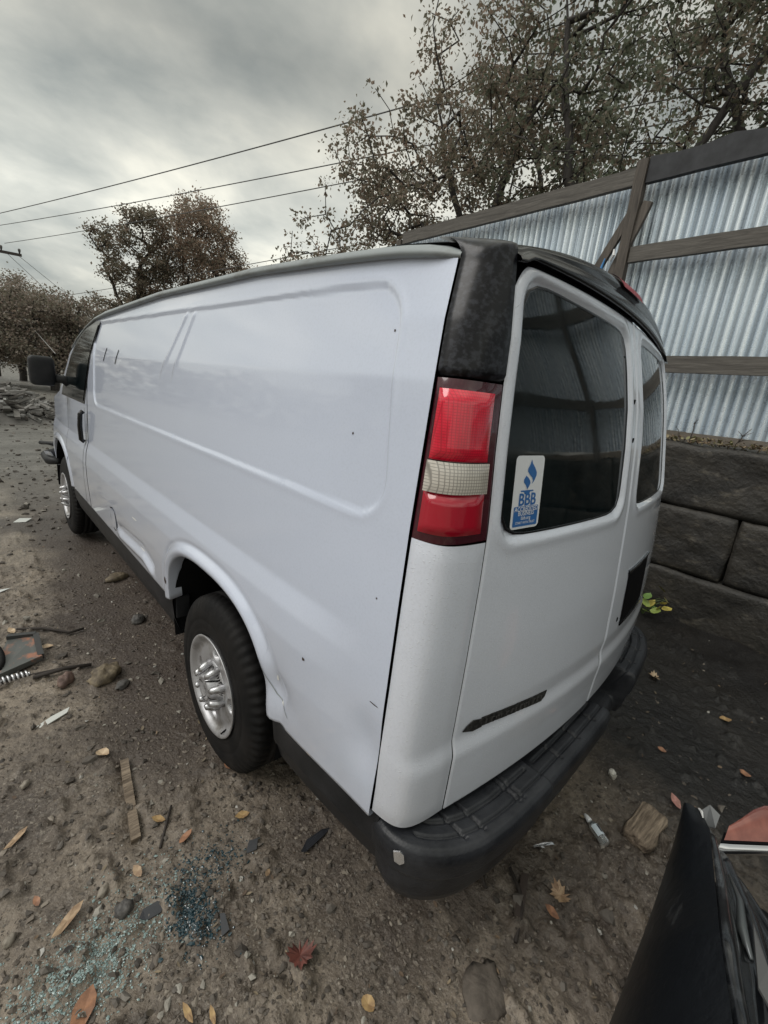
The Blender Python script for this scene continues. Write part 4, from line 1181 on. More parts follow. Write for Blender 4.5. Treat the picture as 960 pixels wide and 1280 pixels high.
# litter on the ledge in front of the sheets
def leaf_pts(kind='oval'):
    if kind == 'maple':
        P = [(0, -.5), (.06, -.22), (.30, -.34), (.28, -.16), (.50, -.10), (.42, .02), (.60, .16), (.40, .18), (.44, .34), (.26, .30), (.22, .44), (.12, .36), (0, .60), (-.10, .38), (-.22, .46), (-.24, .28), (-.44, .36), (-.38, .16), (-.60, .12), (-.42, .0), (-.50, -.14), (-.28, -.16), (-.30, -.36), (-.06, -.22)]
    elif kind == 'long':
        P = [(0, -.5), (.10, -.3), (.16, 0), (.12, .3), (0, .55), (-.12, .3), (-.17, 0), (-.10, -.3)]
    elif kind == 'round':
        P = [(.5 * math.cos(a) * .8, .5 * math.sin(a)) for a in np.linspace(0, 2 * math.pi, 11)[:-1]]
    else:
        P = [(0, -.5), (.18, -.32), (.27, 0), (.20, .28), (0, .52), (-.20, .28), (-.27, 0), (-.18, -.32)]
    return P
def leaf_geo(kind, size, loc, rz, curl=.25, tilt=(0, 0), asp_=1.):
    P = leaf_pts(kind); n_ = len(P)
    V = [(0, 0, .0)] + [(x * size * asp_, y * size, 0) for x, y in P]
    V2 = []
    for x, y, z in V:
        z = curl * (x * x * 2.2 + .6 * y * y) / size + .004 * math.sin(x * 90 + y * 70)
        V2.append((x, y, z))
    M = Matrix.Rotation(rz, 3, 'Z') @ Matrix.Rotation(tilt[0], 3, 'X') @ Matrix.Rotation(tilt[1], 3, 'Y')
    V3 = [tuple(M @ Vector(v) + Vector(loc)) for v in V2]
    F = [(0, 1 + k, 1 + (k + 1) % n_) for k in range(n_)]
    return V3, F
M_LIT = island_mat('ledge_litter', [(.30, .24, .15), (.20, .13, .08), (.12, .09, .06), (.35, .30, .18), (.16, .18, .07)], .8)
mb = MB()
for k in range(900):
    y = random.uniform(-3, 8); y = y if random.random() < .4 else random.uniform(-.3, 1.6)
    p_ = flocal(random.uniform(.02, .10), y, 1.52 + random.uniform(0, .05))
    V, F = leaf_geo(random.choice(['oval', 'long']), random.uniform(.02, .05), p_, random.uniform(0, 6.3), .4, (random.uniform(-.9, .9), random.uniform(-.9, .9)))
    mb.add(V, F)
o_ = mb.build('leaf_litter', M_LIT); o_['kind'] = 'stuff'
xs = np.linspace(0.03, .13, 3); ys = np.linspace(-9, 16, 120); X, Y = np.meshgrid(xs, ys, indexing='ij')
o_ = sheet('ledge_soil', 2.75 + c_ * X - s_ * Y, s_ * X + c_ * Y, 1.515 + .035 * fbm(X * 9, Y * 5, 3, 6), M_BANK); o_['kind'] = 'structure'
# dry weeds on the ledge
M_STEM = mat('dry_stem', (.05, .038, .03), .8)
def weed(y, h, lean, lb, twigs):
    mb_ = MB(); b0 = Vector(flocal(.04, y, 1.52)); pts = []
    for k in range(6):
        t_ = k / 5; pts.append(b0 + Vector((0, -lean * t_ ** 1.5, h * t_)) + Vector((random.uniform(-.008, .008),) * 3))
    mb_.tube(pts, [.005, .0045, .004, .0035, .003, .0015], 5)
    for k in range(twigs):
        q = pts[random.randint(2, 5)]
        mb_.tube([q, q + Vector((random.uniform(-.02, .02), random.uniform(-.06, .06), random.uniform(.0, .05)))], [.0028, .0012], 4)
        V, F = leaf_geo('long', .03, q, random.random() * 6, .5, (random.uniform(-1, 1), 1)); mb_.add(V, F)
    return tag(mb_.build('dry_weed', M_STEM), lb, 'weed', 'dry weeds on the wall ledge')
weed(.47, .20, .005, 'tall thin straight dry weed on the wall ledge', 3)
weed(.54, .09, -.03, 'short bent dry weed left of the tall straight one', 2)
weed(.16, .17, .07, 'dry weed with curled drooping top, rightmost on the wall ledge', 6)

# ------------------------------------------------------------------ trees
def tree(name, base, trunks, blobs, nt_, lf_per, lsize, lmat, label, group, spread=.35, trunk_r=.16, twig=.007, seed=1, droop=.0, bare=0.):
    """trunks: list of polylines (local); blobs: crown lobes (centre, radii). Branches grow from the trunk to points in the lobes."""
    rg = np.random.default_rng(seed)
    root = empty(name, base)
    tag(root, label, 'tree', group)
    nodes_ = []; par = []
    for tr in trunks:
        prev = -1
        tr = [np.array(p_, float) for p_ in tr]
        for a, b_ in zip(tr[:-1], tr[1:]):
            st_ = max(2, int(np.linalg.norm(b_ - a) / .35))
            for k in range(st_):
                if prev == -1 or k > 0 or True:
                    q = a + (b_ - a) * k / st_ + (rg.normal(0, .025, 3) if nodes_ else 0)
                    if prev == -1 and nodes_:
                        dd = [np.linalg.norm(q - n_) for n_ in nodes_]; j = int(np.argmin(dd))
                        prev = j
                    nodes_.append(q); par.append(prev); prev = len(nodes_) - 1
        nodes_.append(tr[-1]); par.append(prev)
    T = []
    tot = sum(b_[1][0] * b_[1][1] * b_[1][2] for b_ in blobs)
    for c_, r_ in blobs:
        n_ = int(nt_ * r_[0] * r_[1] * r_[2] / tot) + 3
        d = rg.normal(size=(n_, 3)); d /= np.linalg.norm(d, axis=1)[:, None]
        T.append(np.array(c_) + d * (rg.random((n_, 1)) ** .40) * np.array(r_))
    T = np.concatenate(T)
    tn_ = np.array(nodes_[:])
    dist = np.array([np.min(np.linalg.norm(tn_ - t_, axis=1)) for t_ in T])
    tips = []
    for i in np.argsort(dist):
        t_ = T[i]; A = np.array(nodes_)
        dv_ = t_ - A; dl = np.linalg.norm(dv_, axis=1)
        j = int(np.argmin(dl + .35 * np.maximum(-dv_[:, 2], 0)))
        L_ = dl[j]
        if L_ < .12: tips.append(len(nodes_) - 1); continue
        st_ = max(1, int(L_ / .30)); prev = j
        for k in range(1, st_ + 1):
            f_ = k / st_
            q = A[j] + dv_[j] * f_ + rg.normal(0, .05, 3) * (1 - f_ * .5) + np.array([0, 0, .10 * L_ * math.sin(f_ * math.pi)])
            nodes_.append(q); par.append(prev); prev = len(nodes_) - 1
        tips.append(prev)
    nn = len(nodes_); NP_ = np.array(nodes_)
    cnt = np.zeros(nn); 
    for i in tips: cnt[i] += 1
    for i in range(nn - 1, 0, -1):
        if par[i] >= 0 and par[i] < i: cnt[par[i]] += cnt[i]
    rad = twig * .5 + (trunk_r - twig * .5) * (cnt / max(cnt.max(), 1)) ** .52
    # branch mesh: one prism per edge
    Va = []; Fa = []; k0 = 0
    for i in range(nn):
        if par[i] < 0: continue
        a, b_ = NP_[par[i]], NP_[i]; d = b_ - a; L_ = np.linalg.norm(d)
        if L_ < 1e-4: continue
        d /= L_; ns = 7 if rad[i] > .05 else (5 if rad[i] > .02 else 3)
        ref = np.array([0, 0, 1.]) if abs(d[2]) < .9 else np.array([1., 0, 0]); u_ = np.cross(d, ref); u_ /= np.linalg.norm(u_); v_ = np.cross(u_, d)
        an = np.arange(ns) * 2 * math.pi / ns
        ring = np.cos(an)[:, None] * u_ + np.sin(an)[:, None] * v_
        ra = min(rad[par[i]], rad[i] * 1.25)
        Va.append(a + ring * ra - d * .01); Va.append(b_ + ring * rad[i])
        for q in range(ns): Fa.append((k0 + q, k0 + (q + 1) % ns, k0 + ns + (q + 1) % ns, k0 + ns + q))
        k0 += 2 * ns
    o_ = obj('trunk', np.concatenate(Va), Fa, M_BARK, root, smooth=True)
    # leaves round the twig ends
    if lf_per > 0:
        C = []; 
        tips_ = np.array(tips)
        rg.shuffle(tips_)
        tips_ = tips_[int(len(tips_) * bare):]
        for i in tips_:
            n_ = int(lf_per * rg.uniform(.4, 1.6)); C.append(NP_[i] + rg.normal(0, spread, (n_, 3)) * np.array([1, 1, .75]))
        C = np.concatenate(C); n_ = len(C)
        s_ = lsize * rg.uniform(.6, 1.35, n_)
        d = rg.normal(size=(n_, 3)) * np.array([1, 1, .8]) - np.array([0, 0, droop]); d /= np.linalg.norm(d, axis=1)[:, None]
        r2 = rg.normal(size=(n_, 3)); u_ = np.cross(d, r2); u_ /= np.linalg.norm(u_, axis=1)[:, None]; w_ = np.cross(d, u_)
        a = C; m1 = C + d * (s_ * .5)[:, None] + u_ * (s_ * .30)[:, None] + w_ * (s_ * .10)[:, None]; e_ = C + d * s_[:, None]; m2 = C + d * (s_ * .5)[:, None] - u_ * (s_ * .30)[:, None] + w_ * (s_ * .10)[:, None]
        V = np.stack([a, m1, e_, m2], 1).reshape(-1, 3)
        B_ = (np.arange(n_) * 4)[:, None]
        F = np.concatenate([B_ + np.array([[0, 1, 2]]), B_ + np.array([[0, 2, 3]])], 0)
        obj('crown', V, F, lmat, root)
    return root

def P(az, d):  # a place on the ground at a bearing and distance from the photographer's spot
    a = R(az); return (CX + d * math.sin(a), CY + d * math.cos(a))
# big oak with forked trunk, behind the fence
x, y = P(54.5, 9.5)
tree('oak_tree', (x, y, 1.5), [[(0, 0, -.2), (-.05, .1, 1.2), (-.25, .25, 2.6)], [(-.25, .25, 2.6), (-.7, .65, 3.8), (-.9, .9, 4.8)], [(-.25, .25, 2.6), (.1, .1, 4.2), (.5, -.3, 6.4)], [(-.1, .1, .5), (-.6, .6, 1.6), (-.9, .9, 3.0)]],
     [((-1.6, 2.2, 2.4), (1.5, 1.8, 1.3)), ((-.6, .9, 4.0), (1.9, 1.9, 1.6)), ((.1, .2, 5.6), (2.0, 1.9, 1.8)), ((.9, -.7, 3.6), (1.4, 1.4, 1.6)), ((-1.3, 1.9, 4.2), (1.2, 1.3, 1.2)), ((-1.0, 2.5, 1.2), (1.5, 1.6, .9))],
     620, 50, .074, M_LF_OAK, 'tall brown leaved oak with a forked trunk behind the fence, left edge over the van', 'trees behind the metal fence', .11, .13, seed=3, droop=.6)
# second oak, V trunk rising at the fence post
x, y = P(66.5, 8.3)
tree('oak_tree', (x, y, 1.5), [[(0, 0, -.2), (0, .05, 1.6), (.05, 0, 2.4)], [(.05, 0, 2.4), (-.4, .7, 3.6), (-.5, 1.2, 6.0)], [(.05, 0, 2.4), (.3, -.7, 3.7), (.9, -1.6, 6.0)]],
     [((-.3, .9, 4.6), (1.6, 1.4, 1.5)), ((.5, -.9, 4.8), (1.6, 1.5, 1.5)), ((.0, .3, 3.3), (1.7, 1.8, .9)), ((.3, 0, 6.2), (1.9, 2.2, 1.2)), ((-.2, 1.2, 2.3), (1.2, 1.0, .8))],
     300, 52, .074, M_LF_GRN, 'green brown oak whose trunk splits in a V right above the fence post', 'trees behind the metal fence', .11, .11, seed=5, droop=.6)
x, y = P(78, 9.0)
tree('oak_tree', (x, y, 1.5), [[(0, 0, -.2), (0, .05, 2.0), (.15, 0, 3.0)], [(.15, 0, 3.0), (-.2, .5, 4.6), (0, 1.2, 6.4)], [(.15, 0, 3.0), (.4, -.5, 4.6), (.9, -1.0, 6.4)]],
     [((-.2, .8, 4.6), (1.4, 1.4, 1.6)), ((.4, -.9, 4.6), (1.5, 1.5, 1.6)), ((.0, .3, 3.2), (1.4, 1.4, .8)), ((.2, 0, 6.4), (1.8, 1.9, 1.2))],
     180, 50, .074, M_LF_OAK, 'thin branched oak behind the black topped fence at the right edge of the view', 'trees behind the metal fence', .12, .10, seed=8, droop=.5)
x, y = P(60.5, 12.5)
tree('oak_tree', (x, y, 1.5), [[(0, 0, -.2), (0, .05, 2.6), (-.2, 0, 4.2)], [(-.2, 0, 4.2), (-.8, .7, 6.4)], [(-.2, 0, 4.2), (.6, -.7, 6.6)]],
     [((-.8, .9, 5.6), (1.8, 1.8, 1.8)), ((.9, -.9, 5.6), (1.8, 1.8, 1.8)), ((.0, .0, 3.6), (2.2, 2.2, 1.1))],
     90, 46, .085, M_LF_GRN, 'greener oak standing farther back between the two forked oaks', 'trees behind the metal fence', .13, .12, seed=11, droop=.5)
x, y = P(73.5, 7.8)
tree('evergreen_tree', (x, y, 1.5), [[(0, 0, -.2), (0, 0, 2.2), (.05, 0, 3.2)]],
     [((0, 0, 2.3), (1.0, 1.0, .8)), ((.1, -.5, 2.7), (.8, .9, .7))], 130, 42, .075, M_LF_PINE, 'low olive green evergreen peeping over the fence right of the post', 'trees behind the metal fence', .17, .07, seed=12)
x, y = P(33.2, 17.0)
tree('oak_tree', (x, y, 0), [[(0, 0, -.2), (0, 0, 2.5), (.1, .1, 4.3)]], [((-.2, .1, 4.9), (1.1, 1.1, .75)), ((.9, -.5, 4.6), (.8, .8, .6))], 120, 50, .09, M_LF_OAK,
     'small oak top showing just above the van roof', 'trees behind the metal fence', .22, .09, seed=14, droop=.5)
# orange brown tree across the yard
x, y = P(19.6, 31)
tree('maple_tree', (x, y, 0), [[(0, 0, -.2), (0, 0, 2.0), (.2, 0, 3.2)], [(.2, 0, 3.2), (-1.6, .4, 6.4)], [(.2, 0, 3.2), (.3, 0, 7.0)], [(.2, 0, 3.2), (1.8, -.4, 6.6)]],
     [((.7, 0, 8.4), (2.5, 2.3, 2.4)), ((2.2, 0, 6.4), (1.9, 1.8, 2.4)), ((.2, 0, 5.0), (2.6, 2.4, 1.6)), ((1.0, 0, 10.4), (1.6, 1.5, 1.2)), ((3.0, 0, 8.2), (1.2, 1.2, 1.2))],
     420, 85, .13, M_LF_ORG, 'orange brown autumn tree with rounded top above the middle of the van roof', 'trees across the yard', .25, .26, seed=21)
x, y = P(14.5, 30)
tree('oak_tree', (x, y, 0), [[(0, 0, -.2), (.1, 0, 2.2), (.2, 0, 3.2)], [(.2, 0, 3.2), (-1.2, .2, 6.6)], [(.2, 0, 3.2), (.6, .2, 7.0)]],
     [((-1.0, 0, 7.9), (1.3, 1.2, .7)), ((-.2, 0, 6.4), (1.5, 1.3, .6)), ((-.6, 0, 4.6), (1.5, 1.4, .6)), ((.8, 0, 8.9), (1.3, 1.1, .9)), ((1.4, 0, 7.0), (1.4, 1.2, 1.2)), ((.6, 0, 5.4), (1.3, 1.2, .6))],
     190, 75, .13, M_LF_OAK, 'grey brown open limbed tree spreading left of the orange brown one', 'trees across the yard', .20, .2, seed=23)
x, y = P(27.2, 30)
tree('bare_tree', (x, y, 0), [[(0, 0, -.2), (0, 0, 3.0), (.1, 0, 6.5)]], [((0, 0, 6.4), (1.1, 1.1, 1.5)), ((.3, 0, 5.0), (1.1, 1.1, .9))], 110, 0, .1, M_LF_ORG,
     'leafless slender tree right of the orange brown tree', 'trees across the yard', .2, .07, twig=.016, seed=25)
# thicket on the far left
for k, (az, d, hh, lb) in enumerate(((7.3, 28, 4.9, 'rounded russet and green thicket tree left of the van mirror'), (2.2, 30, 5.2, 'russet thicket tree at the left edge of the view'), (11.5, 33, 4.4, 'thicket tree close above the van cab'), (-2.5, 29, 5.6, 'thicket tree farther left along the yard edge'), (16.5, 40, 5.2, 'distant thicket tree hidden mostly behind the van'), (24, 42, 5.5, 'distant thicket tree right of the orange tree'), (4.8, 36, 6.2, 'taller thicket tree in the second row'))):
    x, y = P(az, d)
    tree('thicket_tree', (x, y, 0), [[(0, 0, -.2), (.1, 0, 1.2), (.1, 0, 2.2)], [(.1, 0, 1.2), (-.9, 0, 2.8)], [(.1, 0, 1.2), (1.0, 0, 2.9)]],
         [((-.9, 0, hh * .55), (1.7, 1.7, hh * .32)), ((.9, 0, hh * .58), (1.7, 1.7, hh * .34)), ((0, 0, hh * .76), (1.7, 1.7, hh * .22)), ((0, -.5, hh * .35), (2.2, 1.6, hh * .18))],
         170, 90, .13, M_LF_BUSH, lb, 'thicket across the yard', .25, .2, seed=31 + k)
# trees behind the photographer's left, mirrored in the van's side and glass
for k, (x, y, hh) in enumerate(((-20, 9, 8.0), (-24, 2, 9.5), (-18, 19, 7.5))):
    tree('yard_tree', (x, y, 0), [[(0, 0, -.2), (.1, 0, 2.2), (.1, 0, 3.6)], [(.1, 0, 3.6), (-1.4, .6, hh * .7)], [(.1, 0, 3.6), (1.2, -.4, hh * .75)]],
         [((-.8, .6, hh * .65), (2.3, 2.3, hh * .22)), ((.8, -.6, hh * .72), (2.3, 2.3, hh * .22))], 90, 45, .30, M_LF_OAK,
         ('oak left of the yard nearest the van', 'tallest oak left of the yard', 'shortest oak far left of the yard')[k] + ', mirrored in the white paint', 'trees left of the yard', .45, .22, seed=61 + k)
# distant wooded ridge closing the horizon
M_RIDGE = island_mat('far_wood_leaves', [(.09, .075, .055), (.12, .085, .06), (.06, .055, .042)], .9)
rg = np.random.default_rng(5); n_ = 16000
az = rg.uniform(-2.2, 1.5, n_); d = 75 + rg.uniform(0, 14, n_)
hh = 5.5 + 3.0 * vn(az * 9, az * 0, 7) + 1.5 * vn(az * 40, az * 0, 9)
C = np.stack([CX + d * np.sin(az), CY + d * np.cos(az), hh * rg.random(n_) ** .8], -1)
dr = rg.normal(size=(n_, 3)); dr /= np.linalg.norm(dr, axis=1)[:, None]; r2 = rg.normal(size=(n_, 3)); u_ = np.cross(dr, r2); u_ /= np.linalg.norm(u_, axis=1)[:, None]
s_ = rg.uniform(.4, .9, (n_, 1))
V = np.stack([C, C + dr * s_ + u_ * s_ * .5, C + dr * s_ * 1.6, C + dr * s_ - u_ * s_ * .5], 1).reshape(-1, 3)
o_ = obj('far_wood', V, (np.arange(n_)[:, None] * 4 + np.arange(4)[None]), M_RIDGE); o_['kind'] = 'stuff'

# ------------------------------------------------------------------ utility poles and wires
M_WIRE = mat('wire_dark', (.10, .10, .10), .5)
M_POLE = mat('pole_wood', (.06, .05, .045), .8)
px_, py_ = P(3.0, 40)
def pole(x, y, label, rot):
    r_ = empty('utility_pole', (x, y, 0), rot); tag(r_, label, 'utility pole', 'utility poles of the overhead line')
    m = MB(); m.tube([(0, 0, -.3), (0, 0, 5), (0, 0, 10.6)], [.17, .15, .12], 12); m.build('pole', M_POLE, r_, smooth=True)
    m = MB(); m.box((0, -.17, 7.65), (1.95, .05, .08)); m.build('crossarm', M_POLE, r_)
    for k in (-1.85, -.95, .95, 1.85):
        m = MB(); m.tube([(k, -.17, 7.72), (k, -.17, 7.9), (k, -.17, 7.98), (k, -.17, 8.02)], [.03, .075, .075, .03], 8); m.build('insulator', M_WIRE, r_, smooth=True)
    m = MB(); m.tube([(-.2, -.36, 6.6), (-.2, -.36, 6.7), (-.2, -.36, 7.5), (-.2, -.36, 7.6)], [.2, .26, .26, .2], 14); m.build('transformer', mat('transformer_grey', (.10, .12, .15), .5), r_, smooth=True)
    return r_
pole(px_, py_, 'utility pole with crossarm and transformer at the far left of the yard', R(-13))
def wire(lz, rz_, laz, raz, ld, rd, sag, label, r=.012):
    """from (bearing, elevation) at the pole side to the near side, carried on past both"""
    a = P(laz, ld); b_ = P(raz, rd)
    A = Vector((a[0], a[1], CZ + ld * math.tan(R(lz)))); B = Vector((b_[0], b_[1], CZ + rd * math.tan(R(rz_))))
    d = B - A; E = B + d * .9; S = A
    m = MB(); pts = []
    for k in range(41):
        t_ = k / 40; p_ = S + (E - S) * t_; p_.z -= sag * 4 * t_ * (1 - t_) - sag * 4 * (1 / 1.9) * (1 - 1 / 1.9) * t_ * 1.9 * (1 if t_ * 1.9 <= 1 else 1 / (t_ * 1.9)); pts.append(p_)
    m.tube(pts, r, 6)
    return tag(m.build('overhead_wire', M_WIRE), label, 'wire', 'overhead wires crossing the sky'), A, E
wire(10.9, 27.9, 3.2, 43.6, 40, 15.0, .35, 'highest and thickest overhead wire, from the far pole to the big oak', .019)
wire(10.2, 24.7, 3.4, 44.1, 40, 15.0, .35, 'second overhead wire from the top', .016)
wire(9.3, 21.0, 4.6, 36.4, 40, 16.5, .30, 'third overhead wire from the top, starting at the crossarm insulator', .015)
wire(5.0, 14.3, 6.5, 33.5, 46, 22.0, .30, 'fourth overhead wire, passing low behind the orange brown tree', .016)
wire(3.6, 12.9, 8.0, 33.5, 46, 22.0, .30, 'lowest overhead wire, just above the van roof', .016)
for k, (a0, e0, a1, e1, lb) in enumerate(((5.4, 8.6, 9.4, 5.6, 'service wire dropping from the right end of the crossarm'), (4.6, 8.6, 7.6, 5.8, 'service wire dropping from the middle of the crossarm'))):
    p0 = P(a0, 40); p1 = P(a1, 42)
    m = MB(); m.tube([(p0[0], p0[1], CZ + 40 * math.tan(R(e0))), (p1[0], p1[1], CZ + 42 * math.tan(R(e1))), (p1[0] + (p1[0] - p0[0]), p1[1] + 4, CZ + 42 * math.tan(R(e1)) - 2.6)], .014, 6)
    tag(m.build('service_wire', M_WIRE), lb, 'wire', 'service wires below the crossarm')
p0 = P(3.0, 39); p1 = P(7.6, 24)
m = MB(); m.tube([(p0[0], p0[1], 6.0), (p1[0], p1[1], CZ + .1)], .016, 6)
tag(m.build('guy_wire', mat('galvanised_cable', (.45, .45, .44), .4, .5)), 'pale guy wire slanting down in front of the thicket', 'wire')

# brush and rubble pile across the yard
rg = np.random.default_rng(77)
M_PILE = island_mat('pile_pieces', [(.05, .045, .04), (.12, .11, .10), (.30, .29, .28), (.08, .07, .06), (.42, .42, .41)], .7)
def heap(cx_, cy_, lx, ly, h, n_, label):
    m = MB()
    xs = np.linspace(-1, 1, 18); X, Y = np.meshgrid(xs, xs, indexing='ij')
    Z = h * .8 * np.clip(1 - X ** 2, 0, 1) * np.clip(1 - Y ** 2, 0, 1) + .15 * h * fbm(X * 4, Y * 4, 3, int(h * 10)) - .08
    m.add(np.stack([cx_ + X * lx, cy_ + Y * ly, Z], -1).reshape(-1, 3), gridfaces(18, 18).tolist())
    for k in range(n_):
        u, v = rg.uniform(-.95, .95, 2); z = h * .8 * (1 - u * u) * (1 - v * v)
        L_ = rg.uniform(.12, .6); a = rg.uniform(0, 6.28); t_ = rg.uniform(-.5, .5)
        d = Vector((math.cos(a) * math.cos(t_), math.sin(a) * math.cos(t_), math.sin(t_))) * L_
        c_ = Vector((cx_ + u * lx, cy_ + v * ly, z + rg.uniform(0, .15)))
        m.beam(c_ - d / 2, c_ + d / 2, rg.uniform(.03, .14), rg.uniform(.02, .08))
    return tag(m.build('rubble_pile', M_PILE), label, 'rubble pile')
a_ = P(1.2, 15.2); heap(a_[0], a_[1], 1.75, 1.5, .95, 520, 'low pile of pale broken rubble and boards across the yard, left of the mirror')
a_ = P(-6, 25); heap(a_[0], a_[1], 2.5, 1.6, 1.0, 150, 'second rubble pile farther left across the yard')

# ------------------------------------------------------------------ things lying on the ground
def lmat_(name, c1, c2, rough=.6):
    m = mat(name, c1, rough); noise_mix(m, c1, c2, 35, .4, .65, 5); return m
ML = {'red': lmat_('leaf_red', (.19, .065, .05), (.085, .035, .03)), 'yellow': lmat_('leaf_yellow', (.46, .31, .14), (.26, .16, .08)), 'orange': lmat_('leaf_orange', (.36, .18, .10), (.20, .10, .06)),
      'tan': lmat_('leaf_tan', (.42, .30, .19), (.24, .15, .09)), 'pink': lmat_('leaf_pink', (.45, .22, .19), (.28, .14, .11)), 'cream': lmat_('leaf_cream', (.60, .47, .32), (.38, .26, .16))}
leaves = [
    ('maple', 'red', -1.064, .275, .092, 2.6, 'large dark red maple leaf lying alone on the sandy dirt'),
    ('round', 'yellow', -.971, .068, .050, .3, 'round yellow leaf near the bottom edge of the view, right of the red maple leaf'),
    ('oval', 'orange', -1.561, .548, .115, -.6, 'big orange brown leaf below the pale glass crumbs'),
    ('long', 'yellow', -1.360, .361, .060, .15, 'left one of two small yellow leaves at the bottom edge'),
    ('long', 'yellow', -1.312, .316, .050, -.1, 'right one of two small yellow leaves at the bottom edge'),
    ('long', 'tan', -1.558, .798, .120, -1.0, 'long tan leaf above the pale glass crumbs'),
    ('long', 'tan', -1.649, 1.197, .10, -.9, 'tan leaf at the left edge of the view'),
    ('oval', 'yellow', -1.247, .977, .060, .9, 'yellow leaf beside the end of the wood strip'),
    ('oval', 'orange', -1.194, .844, .065, -1.2, 'bright orange leaf under the yellow one beside the wood strip'),
    ('oval', 'yellow', -.991, .803, .065, 1.3, 'golden leaf on the dirt nearest the rear tyre'),
    ('oval', 'tan', -1.359, .825, .055, .2, 'small tan leaf beside the dark stone'),
    ('round', 'cream', -1.337, 1.434, .065, .7, 'pale curled leaf above the top end of the wood strip'),
    ('oval', 'cream', -1.406, 2.500, .085, 1.2, 'cream leaf beside the broken plastic tray'),
    ('oval', 'cream', -1.545, 2.80, .08, .3, 'cream leaf behind the broken plastic tray'),
    ('oval', 'orange', -.935, 1.06, .05, .4, 'small orange leaf tucked under the rear tyre'),
    ('oval', 'yellow', 1.450, -.380, .095, .9, 'yellow leaf on the black soil near the wall'),
    ('oval', 'orange', 1.049, -.526, .075, .5, 'orange leaf on the black soil, nearer the wreck'),
    ('oval', 'pink', .543, -.337, .080, -.7, 'pink brown leaf above the chunk of weathered wood'),
    ('maple', 'cream', 1.587, .030, .085, .3, 'pale crumpled leaf on the black soil by the bumper end'),
    ('oval', 'orange', -.329, -.170, .065, .2, 'orange leaf under the bumper left of its neighbour'),
    ('maple', 'tan', -.262, -.168, .085, .9, 'tan broken leaf under the bumper, right of the orange one'),
    ('oval', 'tan', -.245, .16, .05, .9, 'small tan leaf in the bumper shadow'),
    ('oval', 'orange', -1.62, .92, .04, .2, 'tiny orange leaf at the left edge'),
    ('oval', 'tan', -1.02, .55, .035, 2.2, 'tiny tan leaf on the sandy dirt beyond the red maple leaf'),
    ('oval', 'cream', -2.05, 3.9, .10, .2, 'cream leaf far out on the gravel'),
    ('oval', 'orange', .87, -.2, .05, .2, 'tiny orange leaf on the black soil'),
]
for kind, colr, x, y, sz, rz, lb in leaves:
    V, F = leaf_geo(kind, sz * .86, (0, 0, 0), rz, random.uniform(.3, .7), (random.uniform(-.22, .22), random.uniform(-.22, .22)))
    zmin = min(v[2] for v in V)
    o_ = obj('fallen_leaf', V, F, ML[colr], smooth=False)
    o_.location = (x, y, GZ(x, y) + .008 - zmin)
    tag(o_, lb, 'leaf', 'fallen leaves')
# many tiny leaf scraps and twigs
mb = MB()
for k in range(650):
    r_ = .3 + 4.5 * random.random() ** 1.2; a = random.uniform(-.25, 2.0); x = -1.55 + r_ * math.cos(a); y = -.3 + r_ * math.sin(a)
    V, F = leaf_geo(random.choice(['oval', 'long']), random.uniform(.008, .026), (x, y, GZ(x, y) + .006), random.uniform(0, 6.3), .4, (random.uniform(-.5, .5), random.uniform(-.5, .5))); mb.add(V, F)
o_ = mb.build('leaf_scraps', island_mat('scraps', [(.10, .07, .05), (.20, .14, .09), (.05, .04, .035), (.34, .27, .18), (.03, .028, .027)], .8)); o_['kind'] = 'stuff'

def stone(name, x, y, s, m, label, cat, seed, rz=0, group=None, sink=.3):
    rg_ = np.random.default_rng(seed)
    A = np.linspace(0, 2 * math.pi, 19)[:-1]; B_ = np.linspace(-math.pi / 2, math.pi / 2, 11)
    V = []
    for b_ in B_:
        for a in A:
            d = Vector((math.cos(b_) * math.cos(a), math.cos(b_) * math.sin(a), math.sin(b_)))
            k = 1 + .38 * mnoise.noise(d * 1.6 + Vector((seed, 0, 0))) + .16 * mnoise.noise(d * 4.5 + Vector((0, seed, 0)))
            V.append((d.x * s[0] * k, d.y * s[1] * k, d.z * s[2] * k))
    F = [(i * 18 + k, i * 18 + (k + 1) % 18, (i + 1) * 18 + (k + 1) % 18, (i + 1) * 18 + k) for i in range(10) for k in range(18)]
    o_ = obj(name, V, F, m, None, smooth=True)
    o_.location = (x, y, GZ(x, y) + s[2] * (1 - sink) * .6); o_.rotation_euler = (0, 0, rz)
    return tag(o_, label, cat, group)
M_ST1 = mat('stone_brown', (.17, .13, .09), .7); noise_mix(M_ST1, (.09, .07, .05), (.26, .21, .14), 22, .35, .65, 8); bump(M_ST1, 40, .6, .01)
M_ST2 = mat('stone_red', (.17, .11, .09), .7); noise_mix(M_ST2, (.12, .08, .07), (.22, .15, .12), 22, .35, .65, 8); bump(M_ST2, 40, .6, .01)
M_ST3 = mat('stone_grey', (.10, .095, .09), .6); noise_mix(M_ST3, (.05, .048, .048), (.14, .13, .12), 22, .35, .65, 8); bump(M_ST3, 40, .6, .01)
M_ST4 = mat('stone_pale', (.25, .22, .18), .6)
M_GRDST = mat('stone_dirtcoloured', (.10, .085, .072), .8); noise_mix(M_GRDST, (.07, .058, .048), (.14, .118, .098), 22, .35, .65, 8); bump(M_GRDST, 40, .6, .01)
G_ = 'stones lying on the dirt'
stone('stone', -1.205, 2.02, (.085, .06, .045), M_ST1, 'brown mottled stone left of the rear wheel', 'stone', 4, .6, G_, .1)
stone('stone', -1.375, 2.08, (.05, .03, .035), M_ST2, 'small reddish stone between the cable and the brown stone', 'stone', 5, .9, G_, .1)
stone('stone', -1.422, .735, (.028, .024, .02), M_ST3, 'dark round stone above the pale glass crumbs', 'stone', 6, 0, G_, .1)
